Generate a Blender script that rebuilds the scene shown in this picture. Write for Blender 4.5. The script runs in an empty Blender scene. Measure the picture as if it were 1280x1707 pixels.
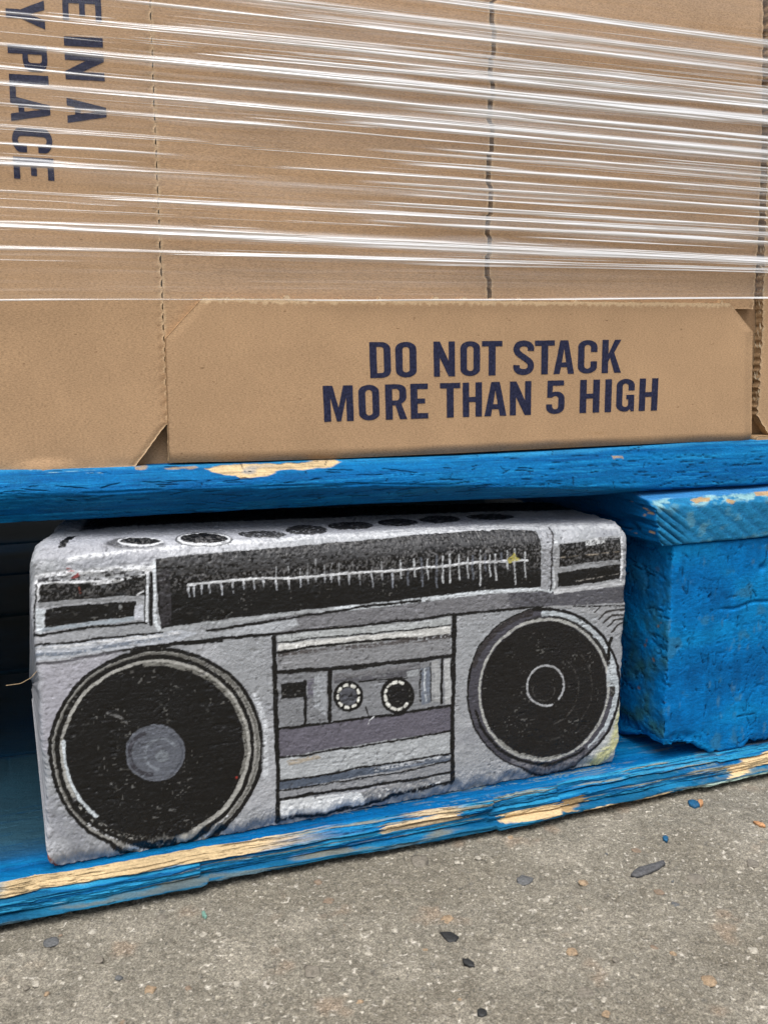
import bpy, math
import numpy as np

# ------------------------------------------------------------------ camera, sky, sun, exposure
scene = bpy.context.scene
W, H, F = 1280.0, 1707.0, 1740.0              # photograph size and focal length in its pixels
PITCH = math.atan(313.0 / F)                  # camera looks down by about ten degrees
BT = 12.0                                     # thickness of the pallet's bottom board (mm), ground is z = 0
CAMZ = 161.42 + BT                            # camera height in mm
MM = 0.001

cam = bpy.data.cameras.new('camera')
cam_ob = bpy.data.objects.new('camera', cam)
scene.collection.objects.link(cam_ob)
cam.sensor_fit = 'HORIZONTAL'
cam.sensor_width = 36.0
cam.lens = F / W * 36.0
cam.clip_start = 0.01
cam.clip_end = 400.0
cam.dof.use_dof = True
cam.dof.focus_distance = 0.335
cam.dof.aperture_fstop = 52.0
cam_ob.location = (0, 0, CAMZ * MM)
cam_ob.rotation_euler = (math.pi / 2 - PITCH, 0, 0)
scene.camera = cam_ob

SUN_EL, SUN_AZ = math.radians(67), math.radians(190)   # azimuth measured clockwise from +y
world = bpy.data.worlds.new('World')
scene.world = world
world.use_nodes = True
wn = world.node_tree
wn.nodes.clear()
sky = wn.nodes.new('ShaderNodeTexSky')
sky.sky_type = 'NISHITA'
sky.sun_disc = False
sky.sun_elevation = SUN_EL
sky.sun_rotation = SUN_AZ
sky.air_density = 1.0
sky.dust_density = 3.0
sky.ozone_density = 0.6
hsv = wn.nodes.new('ShaderNodeHueSaturation')          # a white overcast, hardly blue
hsv.inputs['Saturation'].default_value = 0.30
bg = wn.nodes.new('ShaderNodeBackground')
bg.inputs['Strength'].default_value = 0.06
wo = wn.nodes.new('ShaderNodeOutputWorld')
wn.links.new(sky.outputs[0], hsv.inputs['Color'])
wn.links.new(hsv.outputs[0], bg.inputs['Color'])
wn.links.new(bg.outputs[0], wo.inputs['Surface'])

sun = bpy.data.lights.new('sun', 'SUN')
sun.energy = 1.5
sun.angle = math.radians(55)
sun.color = (1.0, 0.975, 0.94)
sun_ob = bpy.data.objects.new('sun', sun)
scene.collection.objects.link(sun_ob)
sun_ob.location = (0, -2, 3)
sun_ob.rotation_euler = (math.pi / 2 - SUN_EL, 0, math.pi - SUN_AZ)

vs = scene.view_settings
vs.view_transform = 'Standard'
vs.look = 'None'
vs.gamma = 1.0
vs.use_curve_mapping = False
vs.exposure = 1.42

# ------------------------------------------------------------------ helpers: numbers
PI = math.pi
cP, sP = math.cos(PITCH), math.sin(PITCH)
CAM = np.array([0.0, 0.0, CAMZ])


def ray(x, y):
    a = (x - W / 2) / F
    b = -(y - H / 2) / F
    return np.array([a, cP + b * sP, -sP + b * cP])


def proj(P):
    Q = np.asarray(P, float) - CAM
    zc = Q[..., 1] * cP - Q[..., 2] * sP
    yc = Q[..., 1] * sP + Q[..., 2] * cP
    return np.stack([W / 2 + F * Q[..., 0] / zc, H / 2 - F * yc / zc], -1)


def on_z(x, y, z):
    r = ray(x, y)
    return CAM + r * ((z - CAM[2]) / r[2])


def smooth(a, b, x):
    t = np.clip((x - a) / (b - a), 0, 1)
    return t * t * (3 - 2 * t)


def hsh(ix, iy, iz, seed):
    n = (ix.astype(np.int64) * 374761393 + iy.astype(np.int64) * 668265263 + iz.astype(np.int64) * 2147483647 + seed * 1274126177) & 0xFFFFFFFF
    n = ((n ^ (n >> 13)) * 1274126177) & 0xFFFFFFFF
    n = (n ^ (n >> 16)) & 0xFFFFFF
    return n.astype(np.float64) / 0xFFFFFF


def vnoise(x, y, z=0.0, seed=0):
    """value noise, -1..1"""
    x, y, z = np.broadcast_arrays(np.asarray(x, float), np.asarray(y, float), np.asarray(z, float))
    xi, yi = np.floor(x), np.floor(y)
    fx, fy = x - xi, y - yi
    fx = fx * fx * (3 - 2 * fx)
    fy = fy * fy * (3 - 2 * fy)
    if not np.any(z):
        zz = np.zeros_like(xi)
        a = hsh(xi, yi, zz, seed); b = hsh(xi + 1, yi, zz, seed)
        c = hsh(xi, yi + 1, zz, seed); d = hsh(xi + 1, yi + 1, zz, seed)
        return 2 * ((a * (1 - fx) + b * fx) * (1 - fy) + (c * (1 - fx) + d * fx) * fy) - 1
    zi = np.floor(z)
    fz = z - zi
    fz = fz * fz * (3 - 2 * fz)
    out = 0
    for k in (0, 1):
        a = hsh(xi, yi, zi + k, seed); b = hsh(xi + 1, yi, zi + k, seed)
        c = hsh(xi, yi + 1, zi + k, seed); d = hsh(xi + 1, yi + 1, zi + k, seed)
        v = (a * (1 - fx) + b * fx) * (1 - fy) + (c * (1 - fx) + d * fx) * fy
        out = out + v * (fz if k else 1 - fz)
    return 2 * out - 1


def fbm(x, y, z=0.0, oct=4, seed=0, gain=0.5, lac=2.03):
    s, a, t = 0, 1.0, 0
    for o in range(oct):
        k = lac ** o
        s = s + a * vnoise(np.asarray(x) * k + 17.3 * o, np.asarray(y) * k - 9.1 * o, np.asarray(z) * k, seed + o * 13)
        t += a
        a *= gain
    return s / t


def interp(pts, x):
    p = np.array(pts, float)
    return np.interp(x, p[:, 0], p[:, 1])


def lin(c):
    c = np.asarray(c, float) / 255.0
    return np.where(c <= 0.04045, c / 12.92, ((c + 0.055) / 1.055) ** 2.4)


def mixc(col, c2, m):
    return col * (1 - m[..., None]) + np.asarray(c2) * m[..., None]


# ------------------------------------------------------------------ helpers: objects
COL = scene.collection


def mesh_obj(name, verts, faces, mat, parent=None, cols=None, smoothed=True, attrs=None):
    """verts in mm (world). faces: int array (n,4)/(n,3) or a list of such / of index lists"""
    me = bpy.data.meshes.new(name)
    V = np.asarray(verts, float).reshape(-1, 3) * MM
    groups = faces if isinstance(faces, list) else [faces]
    loops, starts = [], []
    n = 0
    for g in groups:
        if isinstance(g, np.ndarray) and g.ndim == 2:
            loops.append(g.ravel())
            starts.append(n + np.arange(len(g)) * g.shape[1])
            n += g.size
        else:
            g = np.asarray(g).ravel()
            loops.append(g)
            starts.append(np.array([n]))
            n += len(g)
    loops = np.concatenate(loops).astype(np.int32)
    starts = np.concatenate(starts).astype(np.int32)
    me.vertices.add(len(V))
    me.vertices.foreach_set('co', V.astype(np.float32).ravel())
    me.loops.add(len(loops))
    me.loops.foreach_set('vertex_index', loops)
    me.polygons.add(len(starts))
    me.polygons.foreach_set('loop_start', starts)
    me.update(calc_edges=True)
    me.validate()
    if smoothed:
        me.polygons.foreach_set('use_smooth', np.ones(len(me.polygons), bool))
    if cols is not None:
        c = np.asarray(cols, float).reshape(-1, 3)
        a = me.color_attributes.new('Col', 'FLOAT_COLOR', 'POINT')
        a.data.foreach_set('color', np.concatenate([c, np.ones((len(c), 1))], 1).astype(np.float32).ravel())
    for k, v in (attrs or {}).items():
        a = me.attributes.new(k, 'FLOAT', 'POINT')
        a.data.foreach_set('value', np.asarray(v, np.float32).ravel())
    me.materials.append(mat)
    ob = bpy.data.objects.new(name, me)
    COL.objects.link(ob)
    if parent is not None:
        ob.parent = parent
        ob.matrix_parent_inverse = parent.matrix_world.inverted()
    return ob


def thing(name, label, cat, loc, group=None):
    e = bpy.data.objects.new(name, None)
    e.empty_display_size = 0.02
    e.location = [c * MM for c in loc]
    COL.objects.link(e)
    bpy.context.view_layer.update()
    e['label'] = label
    e['category'] = cat
    if group:
        e['group'] = group
    return e


def tag(o, label, cat, group=None):
    o['label'] = label
    o['category'] = cat
    if group:
        o['group'] = group
    return o


def grid_faces(nr, nc, closed_r=False, off=0):
    r = np.arange(nr if closed_r else nr - 1)
    c = np.arange(nc - 1)
    R, C = np.meshgrid(r, c, indexing='ij')
    R2 = (R + 1) % nr
    return np.stack([R * nc + C, R * nc + C + 1, R2 * nc + C + 1, R2 * nc + C], -1).reshape(-1, 4) + off


# ------------------------------------------------------------------ helpers: materials
def mat_new(name):
    m = bpy.data.materials.new(name)
    m.use_nodes = True
    nt = m.node_tree
    nt.nodes.clear()
    out = nt.nodes.new('ShaderNodeOutputMaterial')
    b = nt.nodes.new('ShaderNodeBsdfPrincipled')
    nt.links.new(b.outputs[0], out.inputs['Surface'])
    return m, nt, b, out


def node(nt, t, **kw):
    n = nt.nodes.new(t)
    for k, v in kw.items():
        if hasattr(n, k):
            setattr(n, k, v)
        else:
            n.inputs[k.replace('_', ' ')].default_value = v
    return n


def coords(nt, scale=(1, 1, 1), rotz=0.0):
    tc = nt.nodes.new('ShaderNodeTexCoord')
    mp = nt.nodes.new('ShaderNodeMapping')
    mp.inputs['Scale'].default_value = scale
    mp.inputs['Rotation'].default_value = (0, 0, rotz)
    # meshes are written in world millimetres with parents at rest: Object coordinates are stable
    nt.links.new(tc.outputs['Object'], mp.inputs['Vector'])
    return mp.outputs[0]


def noise_node(nt, vec, scale, detail=4.0, rough=0.55):
    n = nt.nodes.new('ShaderNodeTexNoise')
    n.inputs['Scale'].default_value = scale
    n.inputs['Detail'].default_value = detail
    n.inputs['Roughness'].default_value = rough
    nt.links.new(vec, n.inputs['Vector'])
    return n.outputs['Fac']


def ramp(nt, fac, stops):
    r = nt.nodes.new('ShaderNodeValToRGB')
    els = r.color_ramp.elements
    while len(els) < len(stops):
        els.new(0.5)
    for e, (p, c) in zip(els, stops):
        e.position = p
        e.color = (c, c, c, 1) if np.isscalar(c) else (*c, 1)
    nt.links.new(fac, r.inputs[0])
    return r.outputs[0]


def mix_rgb(nt, mode, a, b, fac):
    m = nt.nodes.new('ShaderNodeMix')
    m.data_type = 'RGBA'
    m.blend_type = mode
    for inp, v in ((m.inputs[0], fac), (m.inputs[6], a), (m.inputs[7], b)):
        if hasattr(v, 'is_output'):
            nt.links.new(v, inp)
        else:
            inp.default_value = v if np.isscalar(v) else (*v, 1)
    return m.outputs[2]


def bump(nt, b, h, dist, strength=1.0):
    n = nt.nodes.new('ShaderNodeBump')
    n.inputs['Distance'].default_value = dist
    n.inputs['Strength'].default_value = strength
    nt.links.new(h, n.inputs['Height'])
    nt.links.new(n.outputs[0], b.inputs['Normal'])


def colattr(nt, name='Col'):
    a = nt.nodes.new('ShaderNodeAttribute')
    a.attribute_name = name
    return a


PAL_YAW = math.radians(20.9)


def mat_paint():
    """acrylic paint on a pitted brick: colour from the painted strokes, gloss broken by bristle marks"""
    m, nt, b, out = mat_new('acrylic_paint')
    a = colattr(nt)
    v = coords(nt)
    n1 = noise_node(nt, v, 900, 5, 0.6)
    c = mix_rgb(nt, 'MULTIPLY', a.outputs['Color'], ramp(nt, n1, [(0.25, 0.82), (0.7, 1.0)]), 0.8)
    nt.links.new(c, b.inputs['Base Color'])
    n2 = noise_node(nt, v, 400, 4, 0.6)
    nt.links.new(ramp(nt, n2, [(0.3, 0.26), (0.7, 0.5)]), b.inputs['Roughness'])
    b.inputs['Specular IOR Level'].default_value = 0.38
    wob_ = nt.nodes.new('ShaderNodeMath')
    wob_.operation = 'MULTIPLY'
    nt.links.new(noise_node(nt, v, 1100, 4, 0.62), wob_.inputs[0])
    nt.links.new(ramp(nt, noise_node(nt, v, 60, 4, 0.6), [(0.35, 0.25), (0.65, 1.0)]), wob_.inputs[1])
    bump(nt, b, wob_.outputs[0], 0.0005, 0.85)
    return m


def mat_wood():
    m, nt, b, out = mat_new('painted_wood')
    a = colattr(nt)
    v = coords(nt, (1, 9, 9), -PAL_YAW)
    n1 = noise_node(nt, v, 90, 6, 0.65)
    c = mix_rgb(nt, 'MULTIPLY', a.outputs['Color'], ramp(nt, n1, [(0.25, 0.72), (0.6, 1.08)]), 0.8)
    v2 = coords(nt)
    n3 = noise_node(nt, v2, 55, 5, 0.6)
    c = mix_rgb(nt, 'MULTIPLY', c, ramp(nt, n3, [(0.3, 0.78), (0.62, 1.05)]), 0.8)
    nt.links.new(c, b.inputs['Base Color'])
    b.inputs['Roughness'].default_value = 0.6
    b.inputs['Specular IOR Level'].default_value = 0.10
    fine_ = noise_node(nt, v2, 1300, 4, 0.65)
    c2 = mix_rgb(nt, 'MULTIPLY', c, ramp(nt, fine_, [(0.3, 0.74), (0.65, 1.1)]), 0.8)
    nt.links.new(c2, b.inputs['Base Color'])
    hsum = nt.nodes.new('ShaderNodeMath')
    hsum.operation = 'ADD'
    nt.links.new(n1, hsum.inputs[0])
    nt.links.new(fine_, hsum.inputs[1])
    bump(nt, b, hsum.outputs[0], 0.0004, 0.8)
    return m


def mat_card():
    m, nt, b, out = mat_new('kraft_cardboard')
    a = colattr(nt)
    v = coords(nt, (1, 1, 3.2), -PAL_YAW)
    fib = noise_node(nt, v, 1300, 4, 0.75)
    c = mix_rgb(nt, 'MULTIPLY', a.outputs['Color'], ramp(nt, fib, [(0.28, 0.50), (0.5, 1.0), (0.72, 1.40)]), 0.9)
    v2 = coords(nt)
    cloud = noise_node(nt, v2, 60, 5, 0.6)
    c = mix_rgb(nt, 'MULTIPLY', c, ramp(nt, cloud, [(0.3, 0.92), (0.7, 1.05)]), 0.9)
    fl = noise_node(nt, v, 330, 2, 0.5)
    c = mix_rgb(nt, 'MIX', c, (0.13, 0.07, 0.035), ramp(nt, fl, [(0.735, 0.0), (0.765, 0.6)]))
    nt.links.new(c, b.inputs['Base Color'])
    b.inputs['Roughness'].default_value = 0.85
    b.inputs['Specular IOR Level'].default_value = 0.15
    bump(nt, b, fib, 0.00012, 0.5)
    return m


def mat_ink():
    m, nt, b, out = mat_new('printing_ink')
    v = coords(nt)
    n = noise_node(nt, v, 1500, 3, 0.6)
    n2 = noise_node(nt, v, 150, 3, 0.6)
    c = mix_rgb(nt, 'MIX', (0.010, 0.012, 0.034), (0.024, 0.027, 0.064), ramp(nt, n, [(0.4, 0.0), (0.62, 1.0)]))
    c = mix_rgb(nt, 'MIX', c, (0.20, 0.15, 0.12), ramp(nt, n, [(0.70, 0.0), (0.76, 0.75)]))
    nt.links.new(c, b.inputs['Base Color'])
    b.inputs['Roughness'].default_value = 0.7
    b.inputs['Specular IOR Level'].default_value = 0.2
    return m


def mat_concrete():
    m, nt, b, out = mat_new('concrete')
    a = colattr(nt)
    v = coords(nt)
    vo = nt.nodes.new('ShaderNodeTexVoronoi')
    vo.inputs['Scale'].default_value = 900
    nt.links.new(v, vo.inputs['Vector'])
    sep = nt.nodes.new('ShaderNodeSeparateColor')
    nt.links.new(vo.outputs['Color'], sep.inputs[0])
    c = mix_rgb(nt, 'MULTIPLY', a.outputs['Color'], ramp(nt, sep.outputs[0], [(0.0, 0.74), (0.55, 1.0), (0.93, 1.12), (1.0, 1.45)]), 0.85)
    n = noise_node(nt, v, 1700, 5, 0.75)
    c = mix_rgb(nt, 'MULTIPLY', c, ramp(nt, n, [(0.3, 0.22), (0.5, 1.0), (0.68, 1.9)]), 0.95)
    n2 = noise_node(nt, v, 38, 6, 0.62)
    c = mix_rgb(nt, 'MULTIPLY', c, ramp(nt, n2, [(0.3, 0.88), (0.55, 1.03)]), 0.9)
    nt.links.new(c, b.inputs['Base Color'])
    b.inputs['Roughness'].default_value = 0.88
    b.inputs['Specular IOR Level'].default_value = 0.25
    bump(nt, b, n, 0.0005, 0.7)
    return m


def mat_plain(name, rgb, rough=0.7, var=0.45, scale=1300):
    m, nt, b, out = mat_new(name)
    v = coords(nt)
    n = noise_node(nt, v, scale, 4, 0.6)
    c = mix_rgb(nt, 'MULTIPLY', lin(rgb), ramp(nt, n, [(0.3, 1 - var), (0.7, 1 + var)]), 1.0)
    nt.links.new(c, b.inputs['Base Color'])
    b.inputs['Roughness'].default_value = rough
    bump(nt, b, n, 0.0002, 0.6)
    return m


def mat_film():
    """clear stretch film; where it is gathered into folds layers whiten, with sky glare put into the diffuse white"""
    m = bpy.data.materials.new('stretch_film')
    m.use_nodes = True
    nt = m.node_tree
    nt.nodes.clear()
    out = nt.nodes.new('ShaderNodeOutputMaterial')
    tr = nt.nodes.new('ShaderNodeBsdfTransparent')
    gl = nt.nodes.new('ShaderNodeBsdfAnisotropic')
    gl.inputs['Roughness'].default_value = 0.32
    gl.inputs['Color'].default_value = (0.95, 0.96, 0.98, 1)
    df = nt.nodes.new('ShaderNodeBsdfDiffuse')
    df.inputs['Color'].default_value = (0.95, 0.95, 0.96, 1)  # diffuse white carries the sky glare of the folds
    mx = nt.nodes.new('ShaderNodeMixShader')
    mx.inputs[0].default_value = 0.62
    nt.links.new(gl.outputs[0], mx.inputs[1])
    nt.links.new(df.outputs[0], mx.inputs[2])
    mm = nt.nodes.new('ShaderNodeMixShader')
    a = colattr(nt, 'fold')
    nt.links.new(a.outputs['Fac'], mm.inputs[0])
    nt.links.new(tr.outputs[0], mm.inputs[1])
    nt.links.new(mx.outputs[0], mm.inputs[2])
    nt.links.new(mm.outputs[0], out.inputs['Surface'])
    return m


M_PAINT, M_WOOD, M_CARD, M_INK, M_CONC, M_FILM = mat_paint(), mat_wood(), mat_card(), mat_ink(), mat_concrete(), mat_film()

# ------------------------------------------------------------------ the pallet's own frame: u along the front, v into the depth
PU = np.array([math.cos(PAL_YAW), math.sin(PAL_YAW), 0])
PV = np.array([-math.sin(PAL_YAW), math.cos(PAL_YAW), 0])
PO = np.array([-111.5, 277.7, 0.0])


def pal(u, v, z):
    u, v, z = np.broadcast_arrays(np.asarray(u, float), np.asarray(v, float), np.asarray(z, float))
    return PO + u[..., None] * PU + v[..., None] * PV + z[..., None] * np.array([0, 0, 1.0])


def uz(x, y, v):
    """where the sight line of a photo pixel meets the vertical plane at depth v: (u, z)"""
    r = ray(x, y)
    t = ((PO + v * PV - CAM) @ PV) / (r @ PV)
    P = CAM + r * t - PO
    return np.array([P @ PU, P[2]])


def uv(x, y, z):
    P = on_z(x, y, z) - PO
    return np.array([P @ PU, P @ PV])


def poly_uz(pts, v):
    return np.array([uz(x, y, v) for x, y in pts])


def curve_uz(pts, v):
    """polyline in photo pixels -> sorted (u,z) function table"""
    p = poly_uz(pts, v)
    return p[np.argsort(p[:, 0])]


def fine(a, b, lo, hi, step, coarse):
    """sample positions from a to b, fine between lo and hi"""
    left = np.arange(a, lo, coarse)
    right = np.arange(hi, b, coarse)[1:]
    mid = np.arange(lo, hi, step)
    return np.concatenate([left, mid, [hi], right, [b]])


def poly_dist(x, y, poly):
    """signed distance (inside negative) of points to a polygon"""
    p = np.asarray(poly, float)
    d = np.full(x.shape, 1e9)
    ins = np.zeros(x.shape, bool)
    for i in range(len(p)):
        x0, y0 = p[i]
        x1, y1 = p[(i + 1) % len(p)]
        dx, dy = x1 - x0, y1 - y0
        t = np.clip(((x - x0) * dx + (y - y0) * dy) / (dx * dx + dy * dy + 1e-12), 0, 1)
        d = np.minimum(d, (x - x0 - t * dx) ** 2 + (y - y0 - t * dy) ** 2)
        if y0 != y1:
            ins ^= ((y0 > y) != (y1 > y)) & (x < dx * (y - y0) / (y1 - y0) + x0)
    d = np.sqrt(d)
    return np.where(ins, -d, d)


def zone(x, y, poly, soft=0.25, warp=0.8, seed=5, stretch=(0.25, 0.9)):
    p = np.asarray(poly, float)
    w = fbm(x * stretch[0], y * stretch[1], oct=4, seed=seed) * warp
    out = np.zeros(x.shape)
    pad = warp + soft + 1
    sel = (x > p[:, 0].min() - pad) & (x < p[:, 0].max() + pad) & (y > p[:, 1].min() - pad) & (y < p[:, 1].max() + pad)
    if sel.any():
        d = poly_dist(x[sel], y[sel], p) + w[sel]
        out[sel] = 1 - smooth(-soft, soft, d)
    return out


def cracks(a, b, n, box, ln, slope, width, seed):
    """n short checks in the paint: a, b surface coordinates; returns 0..1"""
    r = np.random.default_rng(seed)
    out = np.zeros(a.shape)
    for _ in range(n):
        a0, b0 = r.uniform(box[0], box[1]), r.uniform(box[2], box[3])
        L = r.uniform(*ln)
        th = r.normal(slope[0], slope[1])
        sel = (np.abs(a - a0) < L * 1.1 + 0.5) & (np.abs(b - b0) < L * 1.1 + 0.5)
        if not sel.any():
            continue
        da, db = a[sel] - a0, b[sel] - b0
        t = da * math.cos(th) + db * math.sin(th)
        d = -da * math.sin(th) + db * math.cos(th) + 0.25 * width * 4 * np.sin(t * r.uniform(0.8, 2.0) + r.uniform(0, 6)) * 0.4
        w = width * r.uniform(0.6, 1.3) * np.clip(1.15 - (t / (0.5 * L)) ** 2, 0.05, 1)
        out[sel] = np.maximum(out[sel], np.exp(-(d / w) ** 2) * smooth(0.55 * L, 0.4 * L, np.abs(t)))
    return out


BLUE = lin((0, 94, 152))
BLUE_L = lin((52, 150, 206))
BLUE_D = lin((4, 62, 118))
TEAL = lin((30, 92, 112))
CREAM = lin((212, 186, 144))
TAN = lin((168, 142, 104))
GREYW = lin((120, 122, 104))

# ------------------------------------------------------------------ ground
def build_ground():
    xs = np.concatenate([-np.geomspace(140, 90000, 26)[::-1], np.arange(-139.6, 195, 0.4), np.geomspace(195.5, 90000, 26)])
    ys = np.concatenate([-np.geomspace(60, 90000, 24)[::-1], np.arange(-40, 184, 16.0), np.arange(185, 425, 0.4), np.geomspace(426, 200000, 30)])
    X, Y = np.meshgrid(xs, ys)
    inside = smooth(-140, -132, X) * smooth(195, 187, X) * smooth(185, 190, Y) * smooth(425, 418, Y)
    n = 0.35 * fbm(X * 0.05, Y * 0.05, oct=2, seed=3)
    g = fbm(X * 0.55, Y * 0.55, oct=4, seed=7, gain=0.6)
    pit = smooth(0.28, 0.55, fbm(X * 0.35, Y * 0.35, oct=3, seed=21))
    grit = np.maximum(0, vnoise(X * 0.8, Y * 0.8, seed=31)) ** 2
    Z = n + inside * (0.42 * g - 0.35 * pit + 0.5 * grit + 0.2 * fbm(X * 1.4, Y * 1.4, oct=2, seed=9))
    base = lin((122, 117, 106))
    col = np.ones(X.shape + (3,)) * base
    st = fbm(X * 0.018, Y * 0.03, oct=4, seed=40)
    col = mixc(col, lin((108, 102, 90)), 0.45 * smooth(0.02, 0.42, st))
    st2 = fbm(X * 0.05 + 40, Y * 0.05, oct=4, seed=45)
    col = mixc(col, lin((146, 140, 128)), 0.45 * smooth(0.05, 0.4, st2))
    col = mixc(col, lin((84, 78, 68)), 0.35 * pit)
    sp = vnoise(X * 1.1, Y * 1.1, seed=52)
    col = mixc(col, lin((205, 199, 188)), 0.6 * smooth(0.62, 0.9, sp) * inside)
    col = mixc(col, lin((92, 90, 86)), 0.6 * smooth(-0.6, -0.9, sp) * inside)
    rd = fbm(X * 0.07 + 9, Y * 0.07, oct=3, seed=61)
    col = mixc(col, lin((142, 120, 100)), 0.35 * smooth(0.4, 0.65, rd) * inside)
    P = np.stack([X, Y, Z], -1)
    g = mesh_obj('ground', P, grid_faces(*X.shape), M_CONC, cols=col)
    g['kind'] = 'structure'
    return g


GROUND = build_ground()


def blob(name, c, size, mat, parent=None, seed=0, yaw=0.0, flat=1.0, tilt=0.0, rough=0.22, n=(14, 9)):
    """an irregular pebble / chip, c is the centre of its underside (mm)"""
    th = np.linspace(0, 2 * PI, n[0], endpoint=False)
    ph = np.linspace(-PI / 2, PI / 2, n[1])
    T, Ph = np.meshgrid(th, ph)
    x = np.cos(T) * np.cos(Ph); y = np.sin(T) * np.cos(Ph); z = np.sin(Ph)
    r = 1 + rough * fbm(x * 1.4 + seed, y * 1.4, z * 1.4 + 0.37, oct=3, seed=seed)
    x, y, z = x * r, y * r, z * r * flat
    p = 0.62                                      # squarer than an ellipsoid
    x = np.sign(x) * np.abs(x) ** p; y = np.sign(y) * np.abs(y) ** p
    x, y, z = x * size[0] / 2, y * size[1] / 2, z * size[2] / 2
    z = z + x * math.tan(tilt)
    cx, sx = math.cos(yaw), math.sin(yaw)
    P = np.stack([c[0] + x * cx - y * sx, c[1] + x * sx + y * cx, c[2] + z], -1)
    nr, nc = T.shape
    R, C = np.meshgrid(np.arange(nr - 1), np.arange(nc), indexing='ij')
    C2 = (C + 1) % nc
    f = np.stack([R * nc + C, R * nc + C2, (R + 1) * nc + C2, (R + 1) * nc + C], -1).reshape(-1, 4)
    return mesh_obj(name, P, f, mat, parent)


def shard(name, c, outline, thick, mat, parent=None, tilt=(0.0, 0.0), seed=0):
    """an angular flake: an irregular outline (mm, plan view), a smaller sloping top face"""
    o = np.array(outline, float)
    dense = []
    for i in range(len(o)):
        a, b = o[i], o[(i + 1) % len(o)]
        dense += [a, a + (b - a) * 0.5 + np.array([vnoise(i * 3.1 + seed, 0.5), vnoise(i * 2.7, seed + 0.3)]) * 0.06 * np.linalg.norm(b - a)]
    o = np.array(dense)
    n = len(o)
    m = o.mean(0)
    top = m + (o - m) * 0.86
    hz = thick * (1 + 0.25 * np.array([float(vnoise(i * 1.7 + seed, 2.2)) for i in range(n)]))
    f = lambda p, z: np.concatenate([p + np.array(c[:2]), (c[2] + z + (p - m) @ np.array(tilt))[:, None]], 1)
    mid = m + (top - m) * 0.4
    V = np.concatenate([f(o, np.full(n, -thick * 0.6)), f(o, hz * 0.55), f(top, hz), f(mid, hz * 1.05)])
    fs = []
    for k in range(3):
        a = np.arange(n) + k * n
        fs.append(np.stack([a, np.roll(a, -1), np.roll(a, -1) + n, a + n], -1))
    fs.append(list(np.arange(n) + 3 * n))
    fs.append(list(np.arange(n)[::-1]))
    return mesh_obj(name, V, fs, mat, parent, smoothed=False)


STONE = {k: mat_plain('stone_' + k, c, 0.75) for k, c in dict(
    dark=(62, 62, 66), blue=(88, 89, 90), tan=(142, 122, 98), pale=(160, 154, 142), rust=(120, 104, 88), grey=(112, 106, 96)).items()}

rng = np.random.default_rng(11)
# aggregate stones set in the concrete: photo x, y, width and height in photo px, colour
AGG = [(875, 1467, 26, 20, 'blue'), (972, 1471, 17, 11, 'tan'), (953, 1586, 20, 12, 'tan'), (745, 1532, 20, 14, 'tan'),
       (826, 1616, 12, 9, 'pale'), (658, 1552, 11, 11, 'pale'), (338, 1558, 13, 10, 'pale'), (155, 1553, 14, 9, 'pale'),
       (85, 1570, 26, 18, 'blue'), (1160, 1465, 30, 20, 'grey'), (1255, 1585, 18, 13, 'pale'), (1182, 1634, 26, 16, 'tan'),
       (975, 1655, 36, 14, 'grey'), (1125, 1508, 14, 8, 'blue'), (1030, 1362, 16, 10, 'grey'), (1060, 1418, 14, 9, 'rust'),
       (1098, 1487, 16, 10, 'rust'), (762, 1438, 10, 9, 'pale'), (797, 1430, 10, 8, 'pale'), (700, 1436, 30, 22, 'grey'),
       (530, 1470, 14, 10, 'rust'), (548, 1502, 18, 9, 'rust'), (395, 1640, 16, 10, 'pale'), (520, 1620, 30, 20, 'grey'),
       (250, 1650, 20, 14, 'tan'), (165, 1600, 16, 10, 'grey'), (270, 1530, 18, 11, 'grey'), (60, 1640, 14, 12, 'pale'),
       (615, 1590, 15, 12, 'pale'), (1010, 1690, 14, 10, 'tan'), (660, 1470, 24, 8, 'grey'), (1255, 1440, 22, 14, 'grey'),
       (910, 1500, 12, 9, 'pale'), (1090, 1580, 12, 9, 'rust'), (470, 1560, 12, 8, 'grey'), (850, 1395, 12, 8, 'tan')]
for i, (x, y, w, h, k) in enumerate(AGG):
    p = on_z(x, y, 0.2)
    d = p[1] / F
    blob('pebble', (p[0], p[1], 0.0), (w * d, min(h * d / 0.5, w * d * 1.2), 0.8), STONE[k], GROUND, seed=i, yaw=rng.uniform(-0.6, 0.6), rough=0.75)
for i in range(48):
    x, y = rng.uniform(0, 1280), rng.uniform(1330, 1706)
    if y < 1550 - x * 0.19 + 20:
        continue
    p = on_z(x, y, 0.2)
    s = rng.uniform(1.0, 2.4)
    blob('pebble', (p[0], p[1], 0.05), (s, s * rng.uniform(0.6, 1), 0.7), STONE[['pale', 'grey', 'tan', 'rust', 'grey', 'blue'][i % 6]], GROUND, seed=100 + i, yaw=rng.uniform(0, 3), rough=0.8, n=(10, 7))

# ------------------------------------------------------------------ pallet
ZB = BT
pallet = thing('wooden_pallet', 'blue painted wooden pallet with chipped edges standing on the concrete', 'pallet', (*pal(140, 300, 0)[:2], 0))


def sweep(name, us, prof, place, mat, parent, colf, disp=None):
    """prof: [ns][nu] arrays (a, b) for each profile row, closed round; caps are n-gons"""
    A, B = prof
    ns, nu = A.shape
    U = np.broadcast_to(us, (ns, nu))
    P = place(U, A, B)
    if disp is not None:
        P = disp(P, U, A, B)
    cols = colf(U, A, B)
    f = [grid_faces(ns, nu, closed_r=True)]
    f.append(list((np.arange(ns) * nu)[::-1]))
    f.append(list(np.arange(ns) * nu + nu - 1))
    return mesh_obj(name, P, f, mat, parent, cols)


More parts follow.
